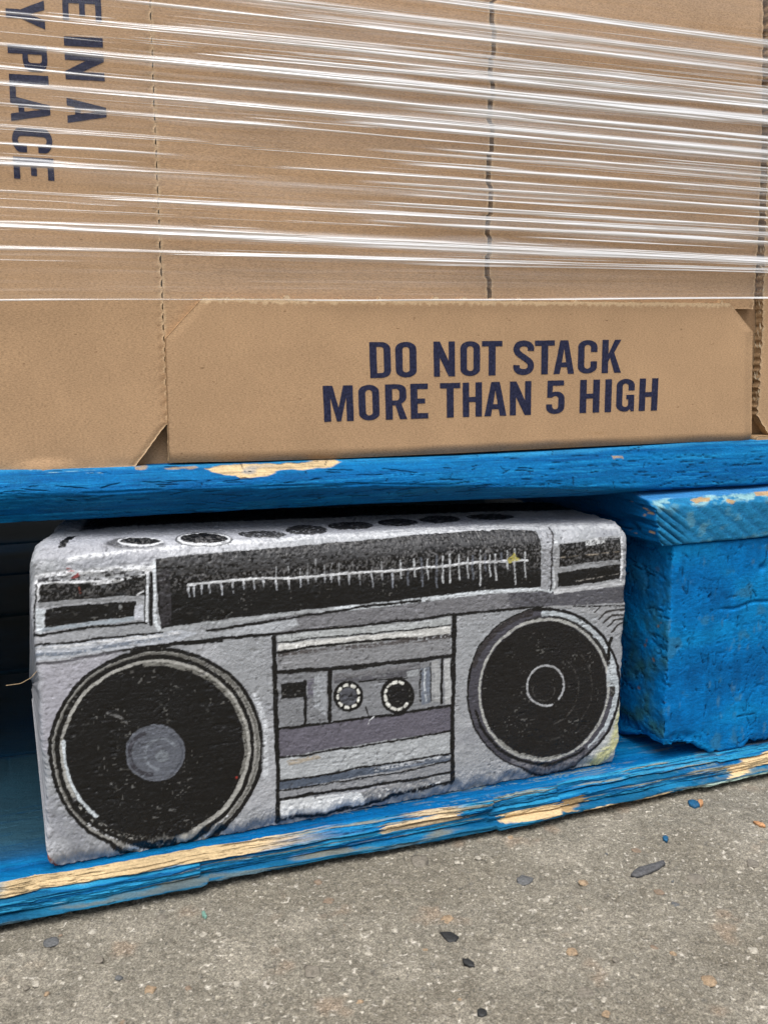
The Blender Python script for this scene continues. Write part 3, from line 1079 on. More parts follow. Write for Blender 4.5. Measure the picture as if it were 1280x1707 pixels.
def bworld(x, y, z):
    x, y, z = np.broadcast_arrays(np.asarray(x, float), np.asarray(y, float), np.asarray(z, float))
    return BO + x[..., None] * BX + y[..., None] * BY + z[..., None] * np.array([0, 0, 1.0])


def bxs(px, py):
    """photo pixel -> (x, s) on the brick's surface"""
    p = np.array([(px - 70) / 970 * BL_, 60.0])
    tgt = np.array([px, py], float)
    for _ in range(40):
        f0 = proj(bworld(p[0], *bsurf(p[0], p[1]))) - tgt
        if np.abs(f0).max() < 0.01:
            break
        J = np.zeros((2, 2))
        for k in (0, 1):
            q = p.copy()
            q[k] += 0.05
            J[:, k] = (proj(bworld(q[0], *bsurf(q[0], q[1]))) - tgt - f0) / 0.05
        p = p - np.clip(np.linalg.solve(J, f0), -12, 12)
        p[1] = np.clip(p[1], -8, SF + SA + 2 * BD)
    return p


STEP = 0.27
xs_b = np.arange(0, BL_ + STEP / 2, STEP)
ss_b = np.arange(0, SF + SA + 46, STEP)
CX, CS = np.meshgrid(xs_b, ss_b)
WX = CX + 0.35 * fbm(CX * 0.25, CS * 0.25, oct=3, seed=701)          # the hand that held the brush was not steady
WS = CS + 0.35 * fbm(CX * 0.22, CS * 0.25, oct=3, seed=703)
FINE = fbm(CX * 1.3, CS * 1.3, oct=3, seed=705)
BRH = fbm(CX * 0.25, CS * 2.2, oct=4, seed=707)                       # brush marks along the brick
BRV = fbm(CX * 2.2, CS * 0.25, oct=4, seed=709)
CAN = np.ones(CX.shape + (3,)) * lin((170, 173, 178))                 # paint colour
IMP = np.zeros(CX.shape)                                              # paint thickness
CAN = mixc(CAN, lin((150, 152, 162)), 0.7 * smooth(0, 0.5, fbm(CX * 0.04, CS * 0.06, oct=4, seed=711)))
CAN = mixc(CAN, lin((198, 200, 206)), 0.7 * smooth(0.05, 0.45, fbm(CX * 0.06 + 5, CS * 0.07, oct=4, seed=713)))
BLACK, WHITE = (19, 18, 18), (216, 218, 222)


def lay(d, col, soft=0.14, m=1.0, dry=0.0, streak=None, thick=0.05, sl=None):
    """blend a colour in where the distance d is negative; dry = broken dry-brush coverage"""
    global CAN, IMP
    a = (1 - smooth(-soft, soft, d + 0.22 * FINE[sl])) * m
    if dry:
        a = a * smooth(dry - 0.75, dry - 0.25, FINE[sl] * 0.8 + 0.6 * (BRH if streak is None else streak)[sl])
    c = lin(col)
    tone = 1 + 0.16 * (BRH if streak is None else streak)[sl] + 0.08 * FINE[sl]
    CAN[sl] = CAN[sl] * (1 - a[..., None]) + (c * tone[..., None]) * a[..., None]
    IMP[sl] = IMP[sl] * (1 - 0.5 * a) + thick * a


def window(p, pad):
    p = np.asarray(p)
    i0, i1 = np.searchsorted(xs_b, [p[:, 0].min() - pad, p[:, 0].max() + pad])
    j0, j1 = np.searchsorted(ss_b, [p[:, 1].min() - pad, p[:, 1].max() + pad])
    return slice(j0, max(j1, j0 + 1)), slice(i0, max(i1, i0 + 1))


def poly(pts, col, **k):
    p = np.array([bxs(*q) for q in pts])
    sl = window(p, 1.5)
    if WX[sl].size:
        lay(poly_dist(WX[sl], WS[sl], p), col, sl=sl, **k)


def stroke(pts, w, col, taper=False, **k):
    """a brush line through photo points, w = width in photo pixels"""
    p = np.array([bxs(*q) for q in pts])
    pm = np.array(pts, float)
    q2 = np.array([bxs(x, y + 4) for x, y in pts])
    mmpp = np.linalg.norm(q2 - p, axis=1).mean() / 4          # mm per photo px
    mmpp = min(mmpp, 0.26)
    sl = window(p, w * mmpp + 1.5)
    X, S = WX[sl], WS[sl]
    if not X.size:
        return
    d = np.full(X.shape, 1e9)
    for i in range(len(p) - 1):
        a, b = p[i], p[i + 1]
        e = b - a
        t = np.clip(((X - a[0]) * e[0] + (S - a[1]) * e[1]) / (e @ e + 1e-9), 0, 1)
        d = np.minimum(d, np.hypot(X - a[0] - t * e[0], S - a[1] - t * e[1]))
    wv = 0.5 * w * mmpp * (1 + 0.30 * fbm(X * 0.35, S * 0.35, oct=3, seed=int(abs(pts[0][0] * 3 + pts[0][1])) % 997))
    lay(d - wv, col, sl=sl, **k)


def ell_pts(cx, cy, rx, ry, tilt=0.0, n=48, a0=0, a1=360):
    a = np.radians(np.linspace(a0, a1, n))
    x, y = rx * np.cos(a), ry * np.sin(a)
    t = math.radians(tilt)
    return [(cx + i * math.cos(t) - j * math.sin(t), cy + i * math.sin(t) + j * math.cos(t)) for i, j in zip(x, y)]


def ell(cx, cy, rx, ry, col, tilt=0.0, **k):
    poly(ell_pts(cx, cy, rx, ry, tilt)[:-1], col, **k)


def ring(cx, cy, rx, ry, w, col, tilt=0.0, a0=0, a1=360, **k):
    stroke(ell_pts(cx, cy, rx, ry, tilt, a0=a0, a1=a1), w, col, **k)


def zm(x0, y0, s):
    return lambda *pts: [(x0 + a / s, y0 + b / s) for a, b in pts]


# --- top
stroke([(62, 918), (92, 914), (117, 913)], 2.2, BLACK)
poly([(60, 902), (130, 893), (420, 872), (1040, 858), (1042, 880), (900, 876), (600, 890), (260, 922), (62, 935)], (176, 178, 186), soft=1.5, m=0.8, thick=0.02)
poly([(110, 938), (250, 920), (520, 900), (520, 893), (230, 915), (110, 930)], WHITE, soft=0.6, dry=0.35, thick=0.05)
poly([(520, 903), (900, 882), (1040, 884), (1040, 874), (880, 873), (520, 893)], (206, 208, 212), soft=0.8, dry=0.3)
poly([(92, 897), (107, 896), (104, 914), (90, 915)], BLACK)
ell(220, 907, 52, 9.5, (52, 52, 54), soft=1.0, m=0.85, dry=0.1)
ell(229, 904, 38, 6.5, BLACK)
ring(229, 904, 38, 6.5, 2.8, WHITE)
ell(339, 901, 50, 12, (60, 62, 62), m=0.85, dry=0.15)
ell(339, 900, 43, 9, BLACK)
ring(339, 900, 43, 9.5, 3.4, WHITE)
for x, y, rx, ry in ((437, 892, 40, 5.5), (511, 885, 35, 8), (584, 877, 38, 6.5), (663, 872, 34, 6), (733, 867, 34, 6), (817, 863, 40, 5)):
    ell(x, y, rx, ry, BLACK, m=0.95, dry=0.05)
ring(663, 872, 37, 7.5, 3.4, (190, 192, 196), a0=-210, a1=60)

poly([(98, 888), (200, 879), (330, 873), (480, 866), (640, 860), (860, 853), (1010, 850), (1000, 835), (500, 840), (80, 862)], (40, 40, 43), soft=1.2, dry=0.0)
# --- left small panel
z1 = zm(40, 860, 4.923)
poly([(58, 957), (250, 940), (258, 936), (258, 958), (180, 968), (60, 984)], WHITE, soft=0.5, dry=0.3, thick=0.10)
poly(z1((120, 560), (300, 540), (700, 540), (990, 475), (1000, 660), (640, 680), (120, 720)), BLACK)
poly(z1((120, 500), (380, 500), (680, 455), (990, 455), (990, 505), (600, 545), (330, 545), (120, 560)), (70, 70, 74), dry=0.45)
stroke(z1((118, 690), (118, 580), (140, 556), (330, 548), (520, 540), (760, 528)), 4, WHITE, thick=0.12)
stroke(z1((520, 545), (560, 560), (760, 545), (900, 500), (985, 490)), 5, WHITE, dry=0.45, thick=0.12)
stroke(z1((930, 655), (985, 620)), 3, WHITE)
poly(z1((130, 715), (980, 660), (985, 702), (520, 718), (135, 757)), (158, 160, 164))
poly(z1((185, 770), (560, 730), (920, 705), (915, 835), (640, 865), (180, 925)), BLACK)
poly(z1((112, 765), (188, 775), (182, 900), (150, 975), (115, 960)), (205, 212, 218), thick=0.1)
poly(z1((912, 745), (980, 740), (980, 862), (910, 862)), (208, 212, 222), thick=0.1)
poly(z1((165, 925), (540, 880), (910, 832), (912, 866), (600, 905), (160, 955)), (172, 182, 192))
stroke(z1((105, 970), (140, 985), (520, 925), (760, 905), (1000, 880)), 4.5, BLACK)
stroke(z1((103, 560), (100, 980)), 3, BLACK, dry=0.1)
stroke(z1((995, 480), (992, 880)), 2.4, BLACK)
stroke(z1((1010, 480), (1008, 700), (1005, 865)), 4.2, (214, 218, 224), thick=0.1)
stroke(z1((1042, 470), (1040, 885)), 7.5, BLACK)
stroke(z1((1072, 390), (1074, 700), (1078, 880), (1110, 935)), 6, (214, 220, 226), thick=0.1)
poly(z1((350, 430), (400, 440), (420, 465), (360, 460)), (176, 96, 92), dry=0.35)
poly(z1((420, 490), (450, 470), (465, 500), (430, 520), (390, 515)), (170, 84, 84), dry=0.3)
stroke(z1((455, 590), (465, 640)), 2, (150, 82, 70), dry=0.2)
ell(172, 977, 5, 3.6, (110, 112, 116)); ell(202, 1013, 3.6, 3.8, (140, 142, 144))

# --- band below, left
poly([(54, 1078), (150, 1070), (262, 1055), (300, 1052), (330, 1055), (300, 1070), (160, 1090), (56, 1104)], (196, 201, 210))
stroke([(56, 1092), (120, 1090), (180, 1080), (300, 1060)], 6, (110, 122, 140), dry=0.35, m=0.8)
stroke([(56, 1083), (150, 1075), (300, 1056)], 5, WHITE, dry=0.3)
stroke([(54, 1076), (130, 1071), (170, 1066), (224, 1060), (270, 1054)], 4, BLACK)
stroke([(54, 1109), (100, 1104), (160, 1094), (224, 1082), (300, 1073)], 5, BLACK)

# --- tuner
poly([(260, 932), (381, 921), (519, 909), (640, 898), (722, 891), (837, 883), (893, 886), (902, 909), (901, 980), (797, 987),
      (699, 999), (640, 1004), (483, 1021), (371, 1034), (269, 1048), (263, 1010)], BLACK, thick=0.03)
poly([(262, 936), (381, 925), (519, 912), (640, 901), (837, 886), (890, 889), (896, 905), (740, 915), (600, 935), (400, 955), (270, 958)], (84, 84, 86), soft=1.2, m=0.8, dry=0.32)  # lighter dry brush paints in the sky sheen on the rounded edge
poly([(264, 950), (284, 948), (286, 1040), (268, 1044)], (58, 56, 60), dry=0.2, streak=BRV)
TL = [(314, 976), (388, 968), (483, 965), (568, 958), (660, 952), (738, 945), (778, 940), (824, 937), (880, 936)]
stroke(TL, 4.0, WHITE, thick=0.16)
zb_, zc_ = (lambda a, b: (240 + a / 3.048, 860 + b / 3.048)), (lambda a, b: (640 + a / 3.048, 850 + b / 3.048))
for a, b0, b1 in ((225, 350, 412), (252, 350, 412), (290, 372, 402), (330, 345, 395), (392, 335, 402), (450, 325, 395), (503, 335, 375), (557, 335, 375), (605, 335, 365),
                  (672, 265, 375), (735, 260, 375), (793, 272, 365), (832, 245, 350), (872, 225, 340), (915, 255, 340), (950, 250, 345), (990, 245, 355),
                  (1040, 280, 355), (1095, 310, 355), (1157, 290, 365), (1205, 240, 330), (1262, 275, 370)):
    k = 0.75 if a > 800 else 1.0
    ln_ = np.interp(zb_(a, 0)[0], *np.array(TL).T)
    t0, t1 = zb_(a, b0), zb_(a + 4, b1)
    if b0 < 300:
        stroke([t0, (t0[0], ln_ - 4)], 3.0, (196, 198, 202), m=0.7 * k, dry=0.3, streak=BRV)
    stroke([(t0[0], ln_), (0.5 * (t0[0] + t1[0]), 0.5 * (ln_ + t1[1]))], 3.6, WHITE, m=k, thick=0.12)
    stroke([(t0[0], ln_ + 3), t1], 2.4, (180, 184, 192), m=0.85 * k, dry=0.15, streak=BRV)
for a, b0, b1 in ((42, 320, 395), (85, 260, 350), (120, 310, 385), (152, 255, 345), (190, 250, 390), (220, 255, 355), (265, 240, 395), (297, 240, 370), (332, 230, 370),
                  (380, 230, 355), (424, 245, 345), (450, 240, 350), (488, 210, 390), (515, 235, 310), (540, 235, 340), (568, 230, 360), (597, 225, 265), (628, 215, 300),
                  (665, 205, 380), (716, 220, 345)):
    k = 0.45 if a in (42, 120, 190, 265, 450, 515, 597) else 0.85
    c_ = (150, 156, 170) if k < 0.5 else (205, 208, 212)
    stroke([zc_(a, b0), zc_(a, (b0 + b1) / 2), zc_(a + 3, b1)], 3.2 if k > .5 else 4, c_, m=k, dry=0.1, streak=BRV, thick=0.1)
poly([(846, 934), (854, 926), (858, 922), (862, 931), (868, 935), (858, 937), (850, 940)], (196, 186, 104), dry=0.2)

# --- bands under the tuner
poly([(420, 1040), (483, 1026), (640, 1010), (700, 1003), (800, 990), (905, 984), (1040, 978), (1042, 1006), (860, 1016), (755, 1026), (620, 1042), (440, 1058)], (132, 132, 137))
poly([(846, 990), (905, 984), (1044, 975), (1044, 1005), (900, 1012), (850, 1012)], (92, 92, 99), dry=0.1)
poly([(300, 1072), (420, 1042), (492, 1030), (500, 1046), (440, 1058)], (186, 190, 196), soft=0.5)
stroke([(270, 1051), (371, 1038), (483, 1025), (560, 1016)], 5, (182, 186, 190), dry=0.15)
stroke([(560, 1017), (699, 1002), (760, 993), (840, 986), (900, 984), (918, 986)], 7, (206, 212, 218), thick=0.1, dry=0.1)
stroke([(345, 1053), (420, 1041), (489, 1031), (568, 1019), (601, 1012), (660, 1006), (700, 1003)], 4.5, BLACK)
stroke([(300, 1073), (380, 1064), (440, 1059), (540, 1050), (620, 1042), (700, 1033), (756, 1026), (800, 1021), (860, 1016), (905, 1013)], 5, BLACK)
stroke([(220, 1085), (300, 1074), (370, 1070)], 6, BLACK)

# --- right small panel
poly([(896, 884), (918, 882), (919, 985), (901, 985), (904, 910)], (170, 172, 178))
stroke([(914, 880), (920, 890), (920, 920), (918, 985)], 2.6, BLACK)
stroke([(927, 905), (926, 950), (924, 985)], 7.5, (208, 212, 216), thick=0.1)
poly([(922, 908), (975, 900), (1036, 893), (1038, 978), (925, 990)], (168, 170, 174))
poly([(932, 908), (975, 903), (1031, 897), (1033, 934), (990, 939), (932, 947)], BLACK)
poly([(930, 956), (980, 949), (1032, 941), (1033, 966), (985, 973), (930, 980)], BLACK)
stroke([(934, 950), (985, 942), (1032, 937)], 7, (158, 160, 164))
poly([(976, 904), (990, 899), (1012, 897), (1008, 906), (990, 910), (975, 911)], (196, 198, 200), dry=0.2)
stroke([(1000, 900), (1031, 897)], 6, (120, 120, 122), dry=0.3)
stroke([(1034, 897), (1034, 930), (1033, 972)], 4, WHITE, dry=0.2, thick=0.1)
stroke([(1030, 900), (1030, 935)], 2, BLACK)
stroke([(926, 988), (980, 981), (1040, 973)], 7, (200, 202, 206))
stroke([(934, 930), (985, 926), (1030, 920)], 2, (150, 140, 126), dry=0.5)
stroke([(960, 970), (1028, 958)], 2, (160, 156, 150), dry=0.5)
poly([(900, 1013), (1042, 1006), (1044, 1050), (1000, 1030), (950, 1016)], (172, 174, 178))

# --- cassette deck
zk = zm(440, 1010, 3.765)


def kband(l0, l1, r0, r1, col, xl=85, xr=1172, mid=None, **k):
    """a band across the deck: photo-zoom heights at its left and right end"""
    if mid:
        xm, m0, m1 = mid
        poly(zk((xl, l0), (xm, m0), (xr, r0), (xr, r1), (xm, m1), (xl, l1)), col, **k)
    else:
        poly(zk((xl, l0), (xr, r0), (xr, r1), (xl, l1)), col, **k)


def kline(w, col, *pts, **k):
    stroke(zk(*pts), w, col, **k)


kband(190, 240, 80, 130, (190, 194, 196), thick=0.08)
kband(245, 295, 130, 180, (212, 212, 210), thick=0.12)
kband(300, 420, 205, 315, (150, 151, 155))
kband(300, 325, 180, 212, (92, 88, 88), dry=0.35)
kband(425, 775, 325, 635, (142, 144, 149))
kband(785, 955, 635, 785, (110, 107, 119))
kband(960, 1105, 795, 930, (186, 190, 194), thick=0.08)
kband(1110, 1165, 935, 975, (92, 102, 118))
kband(1175, 1222, 980, 1045, (158, 160, 165))
kband(1230, 1320, 1050, 1100, (214, 217, 220), mid=(640, 1165, 1235), thick=0.1)
poly(zk((600, 1170), (1172, 1050), (1172, 1095), (900, 1160), (640, 1235)), (150, 151, 154), dry=0.2)
poly(zk((140, 975), (330, 935), (360, 960), (160, 1005)), (176, 166, 152), dry=0.25)
kline(5, (120, 128, 142), (760, 1045), (1165, 955), dry=0.2)
kline(6, (196, 200, 206), (700, 1030), (1165, 945), dry=0.35)
kline(3.2, BLACK, (85, 240), (300, 208), (480, 195), (700, 172), (1172, 128), dry=0.05)
kline(4.6, BLACK, (85, 297), (300, 262), (480, 243), (640, 225), (900, 205))
kline(6, (66, 62, 62), (860, 210), (1000, 205), (1172, 190), dry=0.25)
kline(7, BLACK, (85, 422), (300, 405), (420, 398), (640, 378), (860, 355), (1172, 322))
kline(5, BLACK, (560, 395), (700, 372), (900, 350))
kline(4.6, BLACK, (85, 780), (260, 757), (440, 735), (640, 705), (860, 682), (1000, 655), (1172, 628))
kline(3.6, BLACK, (90, 957), (280, 938), (440, 908), (640, 880), (860, 845), (1172, 788))
kline(3.6, BLACK, (90, 1107), (300, 1075), (450, 1052), (580, 1022), (720, 1002), (900, 978), (1172, 930))
kline(3.2, BLACK, (90, 1168), (300, 1135), (500, 1105), (700, 1070), (860, 1050), (1172, 975), dry=0.12)
kline(5, BLACK, (90, 1225), (300, 1185), (500, 1160), (700, 1130), (860, 1105), (1000, 1085), (1172, 1045))
kline(4.4, BLACK, (95, 1330), (300, 1298), (480, 1268), (640, 1240), (780, 1195), (900, 1165), (1172, 1108), dry=0.12)
# window of the cassette
poly(zk((105, 488), (262, 478), (262, 575), (105, 592)), BLACK)
kline(6, BLACK, (256, 480), (256, 620), (256, 748))
poly(zk((300, 470), (330, 430), (392, 425), (392, 700), (310, 640)), (168, 172, 178), dry=0.15, streak=BRV)
poly(zk((272, 470), (312, 465), (312, 580), (272, 590)), (112, 110, 122), dry=0.15)
kline(8, BLACK, (415, 400), (414, 560), (412, 722))
poly(zk((440, 440), (700, 420), (980, 362), (985, 400), (880, 455), (720, 460), (600, 480), (440, 492)), (96, 96, 102), dry=0.15)
poly(zk((440, 430), (880, 378), (980, 372), (980, 398), (880, 410), (440, 470)), (128, 128, 132), dry=0.3)
poly(zk((890, 420), (970, 400), (972, 440), (900, 450)), (170, 174, 178), dry=0.2)
kline(2.6, BLACK, (600, 482), (680, 470), (780, 462), (900, 458))
for cx, cy, rx, ry, dark in ((530, 573, 95, 100, 0), (836, 567, 108, 116, 1)):
    c0 = zk((cx, cy))[0]
    ell(c0[0], c0[1], rx / 3.765, ry / 3.765, BLACK, tilt=-12)
    if dark:
        ell(c0[0] - 1, c0[1], 18, 19, (24, 23, 24))
        kline(3, (18, 17, 18), (860, 450), (868, 520), (850, 600), (835, 690))
    else:
        ell(c0[0], c0[1], 15, 16, (88, 90, 98), tilt=-12, dry=0.12)
    rr = 0.72
    for k_ in range(9 if not dark else 12):
        a = 2 * PI * k_ / (9 if not dark else 12) + 0.3
        if dark and k_ in (0, 10, 11):
            continue
        px_, py_ = c0[0] + math.cos(a) * rx * rr / 3.765, c0[1] + math.sin(a) * ry * rr / 3.765
        tx, ty = -math.sin(a) * 2.6, math.cos(a) * 2.6
        stroke([(px_ - tx, py_ - ty), (px_ + tx, py_ + ty)], 5.0, (222, 222, 216), thick=0.14)
kline(3, BLACK, (640, 640), (655, 690), (670, 720))
kline(2, WHITE, (655, 745), (662, 720), (690, 700))
poly(zk((982, 395), (1042, 385), (1042, 610), (985, 625)), (120, 128, 142), dry=0.1, streak=BRV)
kline(4, (196, 202, 208), (1010, 400), (1005, 500), (1015, 600), dry=0.4, streak=BRV)
kline(3, BLACK, (985, 410), (975, 500), (980, 600), dry=0.25)
kline(2.6, BLACK, (1046, 360), (1044, 600), dry=0.15)
poly(zk((1052, 350), (1105, 345), (1105, 605), (1052, 612)), (178, 180, 182), dry=0.1, streak=BRV)
kline(5, BLACK, (1120, 342), (1115, 480), (1112, 612))
poly(zk((1132, 340), (1170, 335), (1170, 620), (1130, 620)), (190, 192, 194))
kline(8.5, BLACK, (62, 200), (68, 480), (78, 760), (86, 1000), (90, 1330))
kline(8.5, BLACK, (1196, 70), (1188, 350), (1180, 760), (1184, 1105))


# --- loudspeakers
def speaker_left():
    cx, cy, t = 260, 1253, -18
    poly([(66, 1110), (200, 1090), (130, 1150), (80, 1260), (70, 1250)], (186, 184, 196), soft=1.5, m=0.7)
    ell(cx, cy, 182, 171, BLACK, tilt=t)
    ell(cx, cy, 175, 164, (166, 165, 161), tilt=t, dry=0.05)
    for a0, a1, rr in ((150, 330, 170), (-60, 120, 171)):
        ring(cx, cy, rr, rr * .94, 5, (108, 107, 103), tilt=t, a0=a0, a1=a1, dry=0.3)
    ring(cx - 2, cy, 164, 155, 8, BLACK, tilt=t)
    ring(cx - 1, cy, 157, 148, 6, (184, 183, 178), tilt=t)
    ring(cx - 1, cy + 1, 157, 148, 10, BLACK, tilt=t, a0=95, a1=165, dry=0.15)
    ell(258, 1252, 154, 145, BLACK, tilt=t)
    ring(260, 1252, 151, 142, 6, (130, 129, 124), tilt=t, a0=-80, a1=35, dry=0.1)
    ring(258, 1253, 152, 143, 5.5, (206, 214, 220), tilt=0, a0=130, a1=186, thick=0.14)
    ring(260, 1255, 166, 158, 3, WHITE, tilt=t, a0=60, a1=150, dry=0.42, thick=0.1)
    ell(258.8, 1256, 50, 47, (104, 108, 118))
    ring(252, 1257, 36, 35, 8, (66, 66, 74), a0=90, a1=250, dry=0.2)
    ring(268, 1258, 26, 25, 5, (134, 140, 150), a0=100, a1=330, dry=0.25)
    ring(266, 1258, 38, 36, 4, (84, 88, 98), a0=-60, a1=60, dry=0.2)
    ell(270, 1262, 12, 10, (128, 134, 142), dry=0.2)
    for p in ([(178, 1190), (200, 1198), (212, 1206)], [(185, 1308), (192, 1309)], [(283, 1352), (292, 1353)]):
        stroke(p, 4, (112, 112, 112), dry=0.35)
    ell(124, 1333, 3.5, 3.5, (120, 120, 120))
    ell(395, 1298, 2, 2.5, (176, 60, 50))
    poly([(418, 1150), (432, 1165), (446, 1200), (448, 1300), (436, 1300), (440, 1220)], (206, 210, 216), soft=0.6, dry=0.2)


def speaker_right():
    cx, cy, t = 905, 1151, 14
    ell(cx, cy, 128, 137, BLACK, tilt=t)
    ell(cx + 0.5, cy + 0.5, 125, 134, (78, 77, 86), tilt=t)
    ring(cx + 1, cy, 119, 128, 9, (192, 200, 206), tilt=t, a0=-105, a1=35, thick=0.1)
    ring(cx, cy, 126, 135, 5, BLACK, tilt=t, a0=-190, a1=-85)
    ring(cx, cy, 122, 131, 9, (58, 54, 56), tilt=t, a0=-175, a1=-115, dry=0.1)
    ring(cx, cy, 127, 136, 4.5, BLACK, tilt=t, a0=-90, a1=40)
    ring(cx, cy, 116, 124, 5, BLACK, tilt=t, a0=40, a1=150)
    ring(cx, cy, 121, 130, 6, (122, 122, 128), tilt=t, a0=20, a1=100, dry=0.2)
    ring(cx + 2, cy + 1, 112, 121, 8, (44, 42, 42), tilt=t, a0=-120, a1=-10, dry=0.05)
    ring(cx + 1, cy, 107, 118, 4.5, (186, 187, 184), tilt=t)
    ell(906, 1151, 104, 115, (25, 23, 23), tilt=t)
    ring(906, 1151, 104, 115, 5, (150, 150, 146), tilt=t, a0=60, a1=120, dry=0.3)
    stroke([(1018, 1065), (1014, 1085), (1013, 1100)], 7, BLACK)
    poly([(1012, 1110), (1022, 1106), (1022, 1146), (1012, 1146), (1010, 1128)], (196, 204, 210), dry=0.15, thick=0.14)
    ring(909, 1144, 30.5, 34, 3.4, (184, 186, 190), tilt=8, a0=60, a1=395, thick=0.14)
    ring(906, 1152, 18, 18, 2.2, (78, 76, 74), a0=-60, a1=200, dry=0.45)
    ring(906, 1150, 58, 62, 3, (66, 64, 62), tilt=t, a0=-70, a1=60, dry=0.55)
    ring(906, 1150, 80, 88, 3, (62, 60, 58), tilt=t, a0=-60, a1=100, dry=0.6)


poly([(1000, 1240), (1028, 1170), (1034, 1150), (1034, 1276), (960, 1288)], (196, 200, 198), soft=1.5, m=0.8)
poly([(985, 1268), (1015, 1240), (1028, 1195), (1034, 1180), (1032, 1240), (1015, 1262), (995, 1275)], (206, 206, 150), soft=1.2, m=0.9, dry=0.12)
speaker_left()
speaker_right()
zr = zm(770, 990, 4.414)
for pts in (((975, 140), (1012, 102)), ((1005, 195), (1060, 135), (1195, 118)), ((1035, 218), (1095, 165), (1200, 158)), ((1068, 248), (1120, 195), (1200, 185)), ((1092, 288), (1132, 238), (1195, 205))):
    stroke(zr(*pts), 3.4, (62, 60, 60))
stroke(zr((820, 95), (1000, 95), (1195, 90)), 3, BLACK, dry=0.2)
poly([(78, 1425), (88, 1432), (96, 1440), (97, 1452), (86, 1450)], (150, 78, 52), dry=0.1)
stroke([(64, 1300), (72, 1390), (76, 1420)], 4, (158, 96, 74), dry=0.55)


